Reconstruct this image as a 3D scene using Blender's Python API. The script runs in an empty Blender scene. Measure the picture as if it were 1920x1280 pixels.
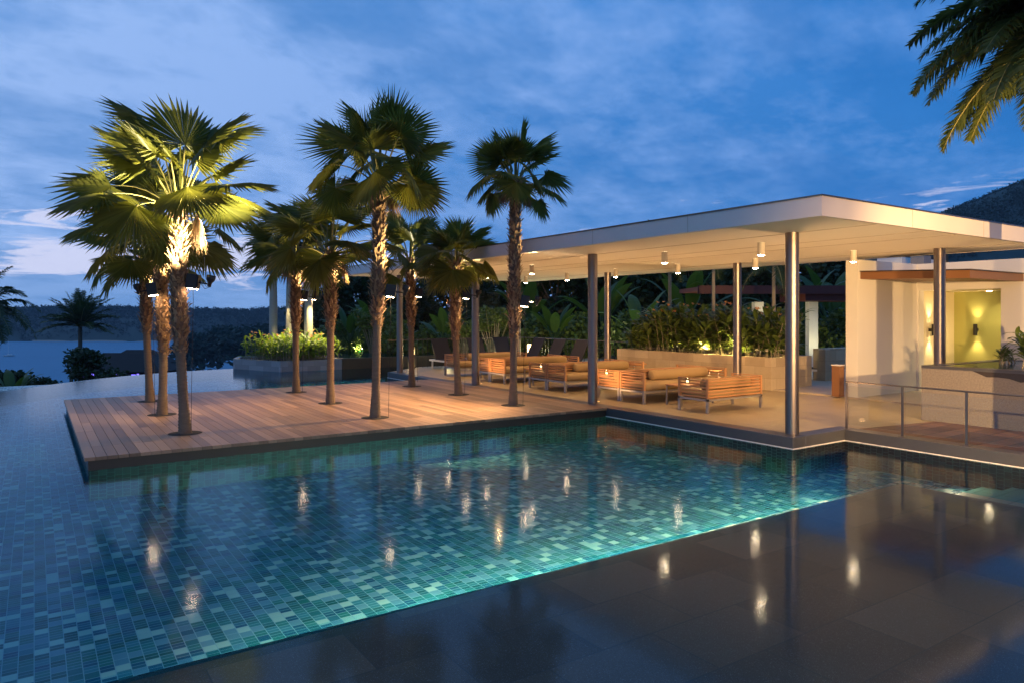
import bpy, bmesh, math, random
from math import sin, cos, pi, radians as R
from mathutils import Vector, Matrix, noise as mnoise

C = bpy.context.scene.collection
sc = bpy.context.scene
rnd = random.Random(7)

# ------------------------------------------------------------------ camera
YAW = 33.9
cam = bpy.data.cameras.new('camera'); camo = bpy.data.objects.new('camera', cam); C.objects.link(camo)
cam.sensor_width = 36; cam.lens = 25.0; cam.shift_y = -50 / 1920; cam.clip_start = .1; cam.clip_end = 6000
camo.location = (0, 0, 2.0); camo.rotation_euler = (R(90), 0, R(-YAW))
sc.camera = camo
sc.view_settings.view_transform = 'Standard'; sc.view_settings.look = 'None'
sc.view_settings.exposure = 0; sc.view_settings.gamma = 1
sc.cycles.use_denoising = True
sc.cycles.sample_clamp_indirect = 3
sc.cycles.sample_clamp_direct = 0
sc.cycles.max_bounces = 7; sc.cycles.transparent_max_bounces = 12
sc.cycles.caustics_reflective = False; sc.cycles.caustics_refractive = False


# ------------------------------------------------------------------ node helper
class NT:
    def __init__(s, tree): s.t = tree; s.n = tree.nodes; s.l = tree.links
    def node(s, typ, ins=None, **kw):
        n = s.n.new(typ)
        for k, v in kw.items(): setattr(n, k, v)
        for k, v in (ins or {}).items(): s.put(n.inputs[k], v)
        return n
    def put(s, sock, v):
        if isinstance(v, bpy.types.NodeSocket): s.l.new(v, sock)
        elif isinstance(v, bpy.types.Node): s.l.new(v.outputs[0], sock)
        else:
            if isinstance(v, (tuple, list)) and len(v) == 3 and sock.type == 'RGBA': v = (*v, 1)
            sock.default_value = v
    def m(s, op, a, b=0.0, c=None):
        n = s.n.new('ShaderNodeMath'); n.operation = op
        s.put(n.inputs[0], a); s.put(n.inputs[1], b)
        if c is not None: s.put(n.inputs[2], c)
        return n.outputs[0]
    def vm(s, op, a, b=(0, 0, 0)):
        n = s.n.new('ShaderNodeVectorMath'); n.operation = op
        s.put(n.inputs[0], a); s.put(n.inputs[1], b)
        return n.outputs[1] if op == 'DOT_PRODUCT' else n.outputs[0]
    def mix(s, f, a, b, mode='MIX'):
        n = s.n.new('ShaderNodeMix'); n.data_type = 'RGBA'; n.blend_type = mode
        s.put(n.inputs[0], f); s.put(n.inputs[6], a); s.put(n.inputs[7], b)
        return n.outputs[2]
    def ramp(s, f, stops, interp='LINEAR'):
        n = s.n.new('ShaderNodeValToRGB'); s.put(n.inputs[0], f); r = n.color_ramp; r.interpolation = interp
        while len(r.elements) > 1: r.elements.remove(r.elements[-1])
        for i, (p, c) in enumerate(stops):
            e = r.elements[0] if i == 0 else r.elements.new(p)
            e.position = p; e.color = (*c, 1) if len(c) == 3 else c
        return n.outputs[0]
    def noise(s, vec, scale, detail=3, rough=.5, out=0, dim='3D'):
        n = s.node('ShaderNodeTexNoise', {'Vector': vec, 'Scale': scale, 'Detail': detail, 'Roughness': rough})
        n.noise_dimensions = dim
        return n.outputs[out]
    def white(s, vec):
        n = s.node('ShaderNodeTexWhiteNoise', {'Vector': vec}); return n.outputs[0]
    def sep(s, v):
        n = s.node('ShaderNodeSeparateXYZ', {0: v}); return n.outputs
    def comb(s, x=0., y=0., z=0.):
        n = s.node('ShaderNodeCombineXYZ', {0: x, 1: y, 2: z}); return n.outputs[0]
    def bump(s, h, strength=.3, dist=.02):
        return s.node('ShaderNodeBump', {'Height': h, 'Strength': strength, 'Distance': dist}).outputs[0]


def newmat(name):
    m = bpy.data.materials.new(name); m.use_nodes = True
    nt = NT(m.node_tree); nt.n.clear()
    out = nt.n.new('ShaderNodeOutputMaterial')
    return m, nt, out


def geo(nt): return nt.node('ShaderNodeNewGeometry').outputs['Position']
def objc(nt): return nt.node('ShaderNodeTexCoord').outputs['Object']


def simple(name, col, rough=.6, metal=0., var=.15, scale=6., bump=.0, bscale=40., spec=.5, stretch=(1, 1, 1), coat=0.):
    m, nt, out = newmat(name)
    p = nt.vm('MULTIPLY', objc(nt), stretch)
    n = nt.noise(p, scale, 4, .6)
    c = nt.mix(n, tuple(x * (1 - var) for x in col), tuple(min(1, x * (1 + var)) for x in col))
    b = nt.node('ShaderNodeBsdfPrincipled', {'Base Color': c, 'Roughness': rough, 'Metallic': metal,
                                            'Specular IOR Level': spec, 'Coat Weight': coat})
    if bump:
        nt.put(b.inputs['Normal'], nt.bump(nt.noise(p, bscale, 3, .6), bump, .01))
    nt.l.new(b.outputs[0], out.inputs[0])
    return m


def emis(name, col, strength):
    m, nt, out = newmat(name)
    nt.l.new(nt.node('ShaderNodeEmission', {'Color': col, 'Strength': strength}).outputs[0], out.inputs[0])
    return m


def leafmat(name, c1, c2, trans=.35, rough=.45, scale=3.):
    m, nt, out = newmat(name)
    isl = nt.node('ShaderNodeNewGeometry').outputs['Random Per Island']
    n = nt.noise(objc(nt), scale, 3, .6)
    f = nt.m('ADD', nt.m('MULTIPLY', isl, .6), nt.m('MULTIPLY', n, .4))
    c = nt.mix(f, c1, c2)
    b = nt.node('ShaderNodeBsdfPrincipled', {'Base Color': c, 'Roughness': rough, 'Specular IOR Level': .35})
    t = nt.node('ShaderNodeBsdfTranslucent', {'Color': nt.mix(.5, c, (c2[0] * 1.6, c2[1] * 1.5, c2[2]))})
    mx = nt.node('ShaderNodeMixShader', {0: trans, 1: b.outputs[0], 2: t.outputs[0]})
    nt.l.new(mx.outputs[0], out.inputs[0])
    return m


# ------------------------------------------------------------------ world: dusk sky
def make_world():
    w = bpy.data.worlds.new('World'); sc.world = w; w.use_nodes = True
    nt = NT(w.node_tree); nt.n.clear()
    out = nt.n.new('ShaderNodeOutputWorld')
    d = nt.node('ShaderNodeTexCoord').outputs['Generated']
    x, y, z = nt.sep(d)[:3]
    left = nt.vm('DOT_PRODUCT', d, (-cos(R(YAW)), sin(R(YAW)), 0))       # +1 towards the left
    lf = nt.m('MULTIPLY_ADD', left, .8, .5)
    baseL = nt.ramp(z, [(0, (.095, .20, .42)), (.06, (.11, .245, .52)), (.2, (.072, .22, .53)), (.45, (.10, .25, .56)), (1, (.07, .17, .40))])
    baseR = nt.ramp(z, [(0, (.05, .17, .42)), (.1, (.03, .17, .47)), (.25, (.018, .155, .47)), (.45, (.035, .19, .55)), (1, (.03, .13, .38))])
    cl = nt.node('ShaderNodeClamp', {0: lf}).outputs[0]
    base = nt.mix(cl, baseR, baseL)
    zz = nt.m('ADD', nt.m('MAXIMUM', z, 0.0), .22)
    px = nt.m('DIVIDE', x, zz); py = nt.m('DIVIDE', y, zz)
    rot = R(12)
    a = nt.m('ADD', nt.m('MULTIPLY', px, cos(rot)), nt.m('MULTIPLY', py, sin(rot)))
    b = nt.m('ADD', nt.m('MULTIPLY', px, -sin(rot)), nt.m('MULTIPLY', py, cos(rot)))
    p = nt.comb(nt.m('MULTIPLY', a, .8), nt.m('MULTIPLY', b, .8), 3.7)
    n1 = nt.node('ShaderNodeTexNoise', {'Vector': p, 'Scale': 1.05, 'Detail': 9, 'Roughness': .56, 'Distortion': .45}).outputs[0]
    n2 = nt.noise(nt.vm('MULTIPLY', p, (3.6, 4.2, 1)), 1.7, 8, .66)
    n = nt.m('ADD', nt.m('MULTIPLY', n1, .56), nt.m('MULTIPLY', n2, .44))
    bias = nt.m('MULTIPLY', cl, .12)
    mask = nt.ramp(nt.m('ADD', n, bias), [(.455, (0, 0, 0)), (.55, (.5, .5, .5)), (.64, (1, 1, 1))])
    ccol = nt.mix(cl, (.12, .27, .62), (.29, .44, .76))
    sky = nt.mix(nt.m('MULTIPLY', nt.sep(mask)[0], .9), base, ccol)
    n3 = nt.noise(nt.vm('ADD', nt.vm('MULTIPLY', p, (1.2, 1.9, 1)), (7.1, 3.3, 0)), 1.6, 7, .6)
    dm = nt.ramp(n3, [(.47, (0, 0, 0)), (.62, (1, 1, 1))])
    sky = nt.mix(nt.m('MULTIPLY', nt.sep(dm)[0], .62), sky, nt.mix(cl, (.012, .13, .42), (.05, .19, .48)))
    # low bank: darker blue-grey with pale breaks above the bay
    q = nt.comb(nt.m('MULTIPLY', left, 5.0), nt.m('MULTIPLY', z, 26.0), 1.3)
    n4 = nt.node('ShaderNodeTexNoise', {'Vector': q, 'Scale': 1.9, 'Detail': 8, 'Roughness': .62, 'Distortion': .6}).outputs[0]
    def gauss(u, c, w):
        t = nt.m('DIVIDE', nt.m('SUBTRACT', u, c), w); return nt.m('EXPONENT', nt.m('MULTIPLY', nt.m('MULTIPLY', t, t), -1.0))
    bk = nt.ramp(z, [(0, (1, 1, 1)), (.05, (.8, .8, .8)), (.10, (0, 0, 0))])
    sky = nt.mix(nt.m('MULTIPLY', nt.sep(bk)[0], nt.m('MULTIPLY', cl, .7)), sky, (.12, .25, .52))
    blob = nt.m('ADD', nt.m('MULTIPLY', gauss(left, .36, .13), gauss(z, .078, .022)), nt.m('MULTIPLY', gauss(left, .53, .06), gauss(z, .070, .018)))
    blob = nt.m('ADD', blob, nt.m('MULTIPLY', nt.m('MULTIPLY', gauss(left, .56, .10), gauss(z, .115, .016)), .45))
    f = nt.ramp(nt.m('MULTIPLY_ADD', blob, 1.35, nt.m('MULTIPLY', nt.m('SUBTRACT', n4, .5), 5.0)), [(.55, (0, 0, 0)), (.85, (.8, .8, .8)), (1.3, (1, 1, 1))])
    bd = nt.ramp(z, [(.02, (0, 0, 0)), (.045, (1, 1, 1)), (.13, (1, 1, 1)), (.17, (0, 0, 0))])
    sky = nt.mix(nt.m('MULTIPLY', nt.m('MULTIPLY', nt.sep(f)[0], nt.sep(bd)[0]), .85), sky, (.58, .60, .78))
    low = nt.ramp(nt.m('MULTIPLY_ADD', z, .5, .5), [(.49, (.25, .25, .25)), (.5, (1, 1, 1))])
    sky = nt.mix(1.0, sky, low, 'MULTIPLY')
    bg = nt.node('ShaderNodeBackground', {'Color': sky, 'Strength': 1.32})
    nt.l.new(bg.outputs[0], out.inputs[0])
make_world()

WARM = (1.0, .66, .33)
YEL = (1.0, .78, .30)


def lamp(kind, name, loc, target=None, power=100, color=WARM, size=.05, angle=90, blend=.6, parent=None):
    l = bpy.data.lights.new(name, kind); l.energy = power; l.color = color
    if kind == 'AREA': l.size = size
    else: l.shadow_soft_size = size
    if kind == 'SPOT': l.spot_size = R(angle); l.spot_blend = blend
    o = bpy.data.objects.new(name, l); C.objects.link(o); o.location = loc
    if target is not None:
        o.rotation_euler = (Vector(target) - Vector(loc)).to_track_quat('-Z', 'Y').to_euler()
    return o


# ------------------------------------------------------------------ mesh helpers
class MB:
    def __init__(s): s.v = []; s.f = []; s.mi = []; s.cur = 0; s.sm = False; s.smf = []
    def face(s, idx): s.f.append(tuple(idx)); s.mi.append(s.cur); s.smf.append(s.sm)
    def poly(s, pts):
        b = len(s.v); s.v += [tuple(p) for p in pts]; s.face(range(b, b + len(pts)))
    def box(s, x0, y0, z0, x1, y1, z1, M=None, bev=0):
        if bev:
            b = bev
            prof = [(x0 + b, y0), (x1 - b, y0), (x1, y0 + b), (x1, y1 - b), (x1 - b, y1), (x0 + b, y1), (x0, y1 - b), (x0, y0 + b)]
            cx, cy = (x0 + x1) / 2, (y0 + y1) / 2
            def ins(p): return (p[0] + (b if p[0] < cx else -b) * .7, p[1] + (b if p[1] < cy else -b) * .7)
            rings = [[(*ins(p), z0) for p in prof], [(*p, z0 + b) for p in prof], [(*p, z1 - b) for p in prof], [(*ins(p), z1) for p in prof]]
            s.rings(rings, M, True); return
        P = [(x, y, z) for z in (z0, z1) for y in (y0, y1) for x in (x0, x1)]
        if M: P = [tuple(M @ Vector(p)) for p in P]
        b = len(s.v); s.v += P
        for q in ((0, 2, 3, 1), (4, 5, 7, 6), (0, 1, 5, 4), (2, 6, 7, 3), (0, 4, 6, 2), (1, 3, 7, 5)): s.face([b + i for i in q])
    def rings(s, rings, M=None, caps=True):
        n = len(rings[0]); b = len(s.v)
        for r in rings:
            for p in r: s.v.append(tuple(M @ Vector(p)) if M else tuple(p))
        for i in range(len(rings) - 1):
            for j in range(n):
                k = (j + 1) % n
                s.face((b + i * n + j, b + i * n + k, b + (i + 1) * n + k, b + (i + 1) * n + j))
        if caps:
            s.face([b + j for j in range(n)][::-1]); s.face([b + (len(rings) - 1) * n + j for j in range(n)])
    def lathe(s, prof, seg=20, c=(0, 0, 0), M=None, caps=True):
        s.rings([[(c[0] + r * cos(2 * pi * j / seg), c[1] + r * sin(2 * pi * j / seg), c[2] + z) for j in range(seg)] for r, z in prof], M, caps)
    def tube(s, pts, rad, seg=6, caps=True):
        pts = [Vector(p) for p in pts]; rr = rad if isinstance(rad, (list, tuple)) else [rad] * len(pts)
        out = []; up = Vector((0, 0, 1))
        for i, p in enumerate(pts):
            t = (pts[min(i + 1, len(pts) - 1)] - pts[max(i - 1, 0)]).normalized()
            a = t.cross(up)
            if a.length < .05: a = t.cross(Vector((1, 0, 0)))
            a.normalize(); b = t.cross(a).normalized()
            out.append([tuple(p + (a * cos(2 * pi * j / seg) + b * sin(2 * pi * j / seg)) * rr[i]) for j in range(seg)])
        s.rings(out, None, caps)
    def build(s, name, mats, parent=None, loc=None):
        me = bpy.data.meshes.new(name); me.from_pydata(s.v, [], s.f)
        mats = mats if isinstance(mats, (list, tuple)) else [mats]
        for m in mats: me.materials.append(m)
        if len(mats) > 1: me.polygons.foreach_set('material_index', s.mi)
        if any(s.smf): me.polygons.foreach_set('use_smooth', s.smf)
        me.update()
        o = bpy.data.objects.new(name, me); C.objects.link(o)
        if parent: o.parent = parent
        if loc: o.location = loc
        return o


def tag(o, label=None, cat=None, group=None, kind=None):
    if label: o['label'] = label
    if cat: o['category'] = cat
    if group: o['group'] = group
    if kind: o['kind'] = kind
    return o


def thing(name, label, cat, loc=(0, 0, 0), rz=0, group=None):
    o = bpy.data.objects.new(name, None); C.objects.link(o); o.location = loc; o.rotation_euler = (0, 0, rz)
    o.empty_display_size = .2
    return tag(o, label, cat, group)


def dup(root, loc, rz=None, label=None, scale=None):
    r = root.copy(); C.objects.link(r); r.location = loc
    if rz is not None: r.rotation_euler = (0, 0, rz)
    if label: r['label'] = label
    if scale: r.scale = (scale,) * 3 if not isinstance(scale, tuple) else scale
    for ch in list(root.children):
        c = ch.copy(); C.objects.link(c); c.parent = r
        for g in list(ch.children):
            d = g.copy(); C.objects.link(d); d.parent = c
    return r


def struct(o): o['kind'] = 'structure'; return o


# ------------------------------------------------------------------ materials
ZW = -.19          # water level
ZF = -.62         # pool floor


def tile_material(name, wall=False):
    m, nt, out = newmat(name)
    p = geo(nt); x, y, z = nt.sep(p)[:3]
    if wall: u = nt.m('ADD', x, y); v = z
    else: u = x; v = y
    CW, CL = .100, .105
    uu = nt.m('DIVIDE', nt.m('ADD', u, 40.0), CW); cu = nt.m('FLOOR', uu); fu = nt.m('FRACT', uu)
    off = nt.m('MULTIPLY', nt.white(nt.comb(cu, 3.0, 0.0)), 1.0)
    vv = nt.m('ADD', nt.m('DIVIDE', nt.m('ADD', v, 40.0), CL), off); cv = nt.m('FLOOR', vv); fv = nt.m('FRACT', vv)
    h = nt.white(nt.comb(cu, cv, 1.0))
    ishalf = nt.m('GREATER_THAN', h, .40)                      # cells split into three thin strips
    sub = nt.m('FRACT', nt.m('MULTIPLY', fv, 2.0)); si = nt.m('FLOOR', nt.m('MULTIPLY', fv, 2.0))
    h2 = nt.white(nt.comb(cu, cv, nt.m('MULTIPLY_ADD', si, ishalf, 5.0)))
    hue = nt.white(nt.comb(cu, cv, 9.0))
    dark = nt.ramp(hue, [(0, (.015, .14, .13)), (.3, (.03, .23, .19)), (.6, (.015, .12, .20)), (.85, (.07, .28, .32)), (1, (.02, .18, .16))], 'CONSTANT')
    dark = nt.mix(h2, dark, nt.mix(.5, dark, (.08, .32, .36)))
    pale = nt.mix(h2, (.55, .70, .58), (.68, .80, .64))
    mid = nt.mix(h2, (.16, .34, .40), (.26, .44, .48))
    ispale = nt.m('LESS_THAN', h, .16); ismid = nt.m('LESS_THAN', h, .30)
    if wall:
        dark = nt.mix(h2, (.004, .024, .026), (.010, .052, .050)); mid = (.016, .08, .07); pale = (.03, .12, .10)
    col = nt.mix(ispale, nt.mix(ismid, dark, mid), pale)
    # grout
    def edge(f, w): return nt.m('MAXIMUM', nt.m('LESS_THAN', f, w), nt.m('GREATER_THAN', f, 1 - w))
    g = nt.m('MAXIMUM', edge(fu, .032), edge(fv, .03))
    g2 = nt.m('MULTIPLY', nt.m('MULTIPLY', edge(sub, .06), ishalf), .8)
    g = nt.m('MAXIMUM', g, g2)
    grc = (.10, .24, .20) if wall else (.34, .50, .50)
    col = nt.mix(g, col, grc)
    stain = nt.noise(p, .8, 4, .6)
    col = nt.mix(nt.m('MULTIPLY', stain, .25), col, (.03, .10, .12))
    b = nt.node('ShaderNodeBsdfPrincipled', {'Base Color': col, 'Roughness': nt.m('MULTIPLY_ADD', g, .5, .25)})
    nt.put(b.inputs['Normal'], nt.bump(nt.m('SUBTRACT', 1.0, g), .3, .004))
    nt.l.new(b.outputs[0], out.inputs[0])
    return m


def water_material(name, bumps=.06, tint=(.26, .72, .90), rough=.10, depth=.31, frp=1.42):
    m, nt, out = newmat(name)
    p = geo(nt)
    n = nt.m('ADD', nt.noise(p, 3.0, 2, .5), nt.m('MULTIPLY', nt.noise(p, 14, 2, .5), .12))
    nm = nt.bump(n, bumps, .05)
    fr = nt.node('ShaderNodeFresnel', {'IOR': 1.33}).outputs[0]
    fr = nt.m('MINIMUM', nt.m('POWER', fr, frp), 1.0)
    g = nt.node('ShaderNodeBsdfGlossy', {'Color': (.88, .96, 1), 'Roughness': rough, 'Normal': nm})
    gi = nt.node('ShaderNodeNewGeometry')
    c = nt.m('ABSOLUTE', nt.vm('DOT_PRODUCT', gi.outputs['Incoming'], (0, 0, 1)))
    e = nt.m('DIVIDE', depth, nt.m('ADD', c, .12))            # absorption along the slanted path through the water
    tc = nt.comb(nt.m('POWER', tint[0], e), nt.m('POWER', tint[1], e), nt.m('POWER', tint[2], e))
    t = nt.node('ShaderNodeBsdfTransparent', {'Color': tc})
    mx = nt.node('ShaderNodeMixShader', {0: fr, 1: t.outputs[0], 2: g.outputs[0]})
    nt.l.new(mx.outputs[0], out.inputs[0])
    return m


def slab_material(name, c1, c2, size=(.6, .6), rough=.4, joint=.012, jcol=(.02, .02, .02), speck=0., spec=.5, grad=.5, offset=.5, coat=0.):
    m, nt, out = newmat(name)
    p = geo(nt); x, y, z = nt.sep(p)[:3]
    br = nt.node('ShaderNodeTexBrick', {'Vector': p, 'Color1': (0, 0, 0, 1), 'Color2': (1, 1, 1, 1), 'Mortar': (.5, .5, .5, 1), 'Scale': 1.0,
                                       'Mortar Size': joint / 2, 'Mortar Smooth': .1, 'Brick Width': size[0], 'Row Height': size[1]})
    br.offset = offset; br.squash = 1
    n = nt.noise(p, 2.2, 5, .62)
    f = nt.m('ADD', nt.m('MULTIPLY', nt.sep(br.outputs[0])[0], grad), nt.m('MULTIPLY', n, 1 - grad))
    col = nt.mix(f, c1, c2)
    if speck:
        s1 = nt.noise(p, 160, 2, .6)
        sp = nt.ramp(s1, [(.60, (0, 0, 0)), (.72, (1, 1, 1))])
        col = nt.mix(nt.m('MULTIPLY', nt.sep(sp)[0], speck), col, (.5, .48, .45))
    col = nt.mix(br.outputs['Fac'], col, jcol)
    b = nt.node('ShaderNodeBsdfPrincipled', {'Base Color': col, 'Roughness': nt.m('MULTIPLY_ADD', n, .25, rough - .1), 'Specular IOR Level': spec, 'Coat Weight': coat, 'Coat Roughness': .12})
    hh = nt.m('ADD', nt.m('MULTIPLY', nt.m('SUBTRACT', 1.0, br.outputs['Fac']), .5), nt.m('MULTIPLY', nt.noise(p, 30, 4, .6), .15))
    nt.put(b.inputs['Normal'], nt.bump(hh, .25, .01))
    nt.l.new(b.outputs[0], out.inputs[0])
    return m


def wallstone_material(name, c1, c2, size=(.6, .3)):
    m, nt, out = newmat(name)
    p = geo(nt); x, y, z = nt.sep(p)[:3]
    q = nt.comb(nt.m('ADD', x, y), z, 0.0)
    br = nt.node('ShaderNodeTexBrick', {'Vector': q, 'Color1': (0, 0, 0, 1), 'Color2': (1, 1, 1, 1), 'Mortar': (.5, .5, .5, 1), 'Scale': 1.0,
                                       'Mortar Size': .003, 'Mortar Smooth': .1, 'Brick Width': size[0], 'Row Height': size[1]})
    n = nt.noise(p, 5, 6, .65)
    f = nt.m('ADD', nt.m('MULTIPLY', nt.sep(br.outputs[0])[0], .55), nt.m('MULTIPLY', n, .45))
    col = nt.mix(f, c1, c2)
    col = nt.mix(nt.m('MULTIPLY', br.outputs['Fac'], .6), col, tuple(k * .5 for k in c1))
    b = nt.node('ShaderNodeBsdfPrincipled', {'Base Color': col, 'Roughness': .7})
    nt.put(b.inputs['Normal'], nt.bump(nt.m('ADD', nt.m('MULTIPLY', nt.m('SUBTRACT', 1.0, br.outputs['Fac']), .5), n), .3, .01))
    nt.l.new(b.outputs[0], out.inputs[0])
    return m


def wood_material(name, c1, c2, along='Y', rough=.5, island=True):
    m, nt, out = newmat(name)
    st = {'X': (1.2, 14, 14), 'Y': (14, 1.2, 14), 'Z': (14, 14, 1.2)}[along]
    p = objc(nt)
    isl = nt.node('ShaderNodeNewGeometry').outputs['Random Per Island']
    q = nt.vm('ADD', nt.vm('MULTIPLY', p, st), nt.comb(nt.m('MULTIPLY', isl, 37.0), nt.m('MULTIPLY', isl, 11.0), 0.0))
    n = nt.noise(q, 2.0, 5, .6)
    f = nt.m('ADD', nt.m('MULTIPLY', isl, .6 if island else .1), nt.m('MULTIPLY', n, .4))
    col = nt.mix(f, c1, c2)
    b = nt.node('ShaderNodeBsdfPrincipled', {'Base Color': col, 'Roughness': nt.m('MULTIPLY_ADD', n, .2, rough - .1), 'Specular IOR Level': .35})
    nt.put(b.inputs['Normal'], nt.bump(n, .2, .004))
    nt.l.new(b.outputs[0], out.inputs[0])
    return m


M = {}
M['tile'] = tile_material('pool_tile')
M['tilew'] = tile_material('pool_wall_tile', True)
M['water'] = water_material('pool_water', .022)
M['film'] = water_material('wet_film', .02, (.5, .7, .8), .09, .06, 1.15)
M['sea'] = simple('sea_water', (.06, .22, .34), .7, var=.1, scale=.02, bump=.3, bscale=.3, spec=.15)
M['shelf'] = slab_material('dark_granite', (.05, .032, .020), (.27, .17, .10), (.9, .6), .5, .010, (.10, .08, .06), .8, grad=.55)
M['step'] = slab_material('step_stone', (.30, .30, .20), (.46, .44, .30), (.6, .4), .5, .01, (.15, .15, .1))
M['coping'] = slab_material('granite_coping', (.045, .046, .055), (.075, .075, .085), (.9, 50), .3, .004, (.02, .02, .02), .1)
M['floor'] = slab_material('terrace_stone', (.32, .245, .135), (.45, .35, .20), (1.2, 1.2), .38, .006, (.15, .12, .08), .08, grad=.3)
M['floor2'] = slab_material('pale_stone', (.40, .33, .24), (.52, .44, .33), (1.2, 1.2), .5, .006, (.2, .17, .12))
M['terra'] = slab_material('brown_tiles', (.10, .045, .03), (.30, .155, .10), (.6, .3), .5, .016, (.03, .02, .015), .05, grad=.7)
M['deckwood'] = wood_material('deck_timber', (.095, .055, .035), (.40, .25, .155), 'Y', .5)
M['teak'] = wood_material('teak_slats', (.34, .155, .065), (.55, .28, .12), 'X', .5)
M['fascia'] = simple('dark_timber_fascia', (.028, .018, .014), .5, var=.3, scale=3)
M['white'] = simple('white_render', (.74, .71, .66), .75, var=.05, scale=1.5, bump=.08, bscale=60)
M['ceil'] = simple('soffit_paint', (.80, .76, .68), .8, var=.03, scale=.8)
M['fasc'] = simple('roof_edge_panel', (.62, .57, .55), .6, var=.10, scale=.9, bump=.04, bscale=12)
M['lip'] = simple('waterline_strip', (.80, .78, .74), .4, var=.05)
M['steel'] = simple('brushed_steel', (.25, .21, .19), .36, 1.0, var=.04, scale=2, bump=.05, bscale=60, stretch=(8, 8, .4))
M['railsteel'] = simple('satin_steel', (.20, .17, .15), .35, .9, var=.05)
M['seam'] = simple('ceiling_seam', (.36, .30, .24), .8)
M['black'] = simple('black_metal', (.012, .011, .011), .5, var=.2)
M['stucco'] = simple('pebble_stucco', (.23, .20, .18), .9, var=.42, scale=34, bump=.6, bscale=70)
M['sand'] = wallstone_material('sandstone', (.34, .25, .15), (.60, .48, .32), (.62, .31))
M['greystone'] = wallstone_material('grey_stone', (.20, .18, .18), (.36, .33, .32), (.5, .2))
M['green'] = simple('olive_paint', (.36, .35, .10), .7, var=.05, scale=1)
M['cream'] = simple('cream_paint', (.72, .64, .44), .7, var=.04, scale=1)
M['canopy'] = wood_material('canopy_timber', (.20, .09, .04), (.28, .14, .065), 'Y', .5, False)
M['bark'] = simple('palm_bark', (.17, .12, .08), .9, var=.5, scale=9, bump=.9, bscale=28, stretch=(1, 1, 5))
M['fibre'] = simple('palm_fibre', (.15, .085, .05), .95, var=.5, scale=14, bump=.9, bscale=50, stretch=(1, 1, .4))
M['boot'] = leafmat('palm_leaf_bases', (.12, .065, .035), (.46, .32, .19), .1, .8)
M['fan'] = leafmat('fan_palm_leaf', (.050, .070, .014), (.20, .21, .04), .45, .42)
M['petiole'] = simple('palm_petiole', (.22, .20, .06), .5, var=.2)
M['pinn'] = leafmat('feather_palm_leaf', (.012, .028, .010), (.045, .075, .02), .3, .45)
M['pinn2'] = leafmat('feather_palm_olive_leaf', (.03, .055, .016), (.14, .17, .04), .4, .45)
M['crownshaft'] = simple('crownshaft', (.05, .12, .03), .35, var=.2, stretch=(1, 1, .3))
M['royal'] = simple('royal_palm_trunk', (.36, .32, .26), .85, var=.15, scale=4, bump=.2, bscale=12, stretch=(1, 1, 6))
M['leaf'] = leafmat('garden_leaf', (.03, .065, .015), (.15, .20, .04), .3, .4)
M['leafdark'] = leafmat('dark_tree_leaf', (.010, .026, .010), (.030, .058, .018), .2, .5)
M['banana'] = leafmat('banana_leaf', (.02, .055, .012), (.07, .13, .02), .4, .4)
M['canna'] = leafmat('canna_leaf', (.08, .16, .015), (.26, .34, .035), .4, .45)
M['flower'] = leafmat('orange_flower', (.55, .18, .05), (.75, .42, .16), .3, .5)
M['whiteflower'] = leafmat('white_flower', (.7, .65, .55), (.85, .8, .7), .3, .5)
M['stem'] = simple('pale_stem', (.30, .25, .16), .8, var=.3, scale=5)
M['trunk'] = simple('tree_bark', (.10, .075, .05), .9, var=.3, scale=6, bump=.5)
M['soil'] = simple('garden_soil', (.030, .022, .016), .95, var=.4, scale=10, bump=.6)
M['hole'] = simple('tree_pit', (.010, .008, .007), .95, var=.3)
M['ground'] = simple('hillside_ground', (.018, .028, .012), .95, var=.5, scale=.3, bump=.8, bscale=2)
M['farwood'] = leafmat('far_wood', (.010, .030, .030), (.026, .060, .048), .1, .8, .02)
M['cushion'] = simple('tan_cushion', (.34, .225, .10), .85, var=.08, scale=5, bump=.25, bscale=220)
M['metal'] = simple('light_metal', (.46, .42, .38), .4, .7, var=.05)
M['navy'] = simple('navy_mesh', (.018, .016, .030), .8, var=.2, scale=30)
M['whitepl'] = simple('white_frame', (.70, .66, .62), .6, var=.05)
M['wax'] = emis('candle_glow', (1.0, .62, .28), 9)
M['flame'] = emis('flame', (1.0, .72, .35), 40)
M['lens'] = emis('lamp_lens', (1.0, .72, .44), 130)
M['lens2'] = emis('flood_lens', (1.0, .72, .44), 90)
M['sconce'] = emis('sconce_lens', (1.0, .76, .42), 30)
M['lantern'] = emis('lantern_glow', (1.0, .70, .28), 14)
M['ledv'] = emis('violet_light', (.18, .14, 1.0), 2.5)
M['redwood'] = simple('dark_red_beam', (.07, .012, .010), .6, var=.2)
M['roofdark'] = simple('dark_shingle', (.012, .012, .013), .85, var=.3, scale=2, bump=.4, bscale=5)
M['ceramic'] = simple('lamp_can', (.62, .57, .50), .5, var=.02)
def glass():
    m, nt, out = newmat('clear_glass')
    lw = nt.node('ShaderNodeFresnel', {'IOR': 1.45}).outputs[0]
    g = nt.node('ShaderNodeBsdfGlossy', {'Roughness': .01})
    t = nt.node('ShaderNodeBsdfTransparent', {'Color': (.97, .99, .98)})
    nt.l.new(nt.node('ShaderNodeMixShader', {0: lw, 1: t.outputs[0], 2: g.outputs[0]}).outputs[0], out.inputs[0])
    return m
M['glass'] = glass()

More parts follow.
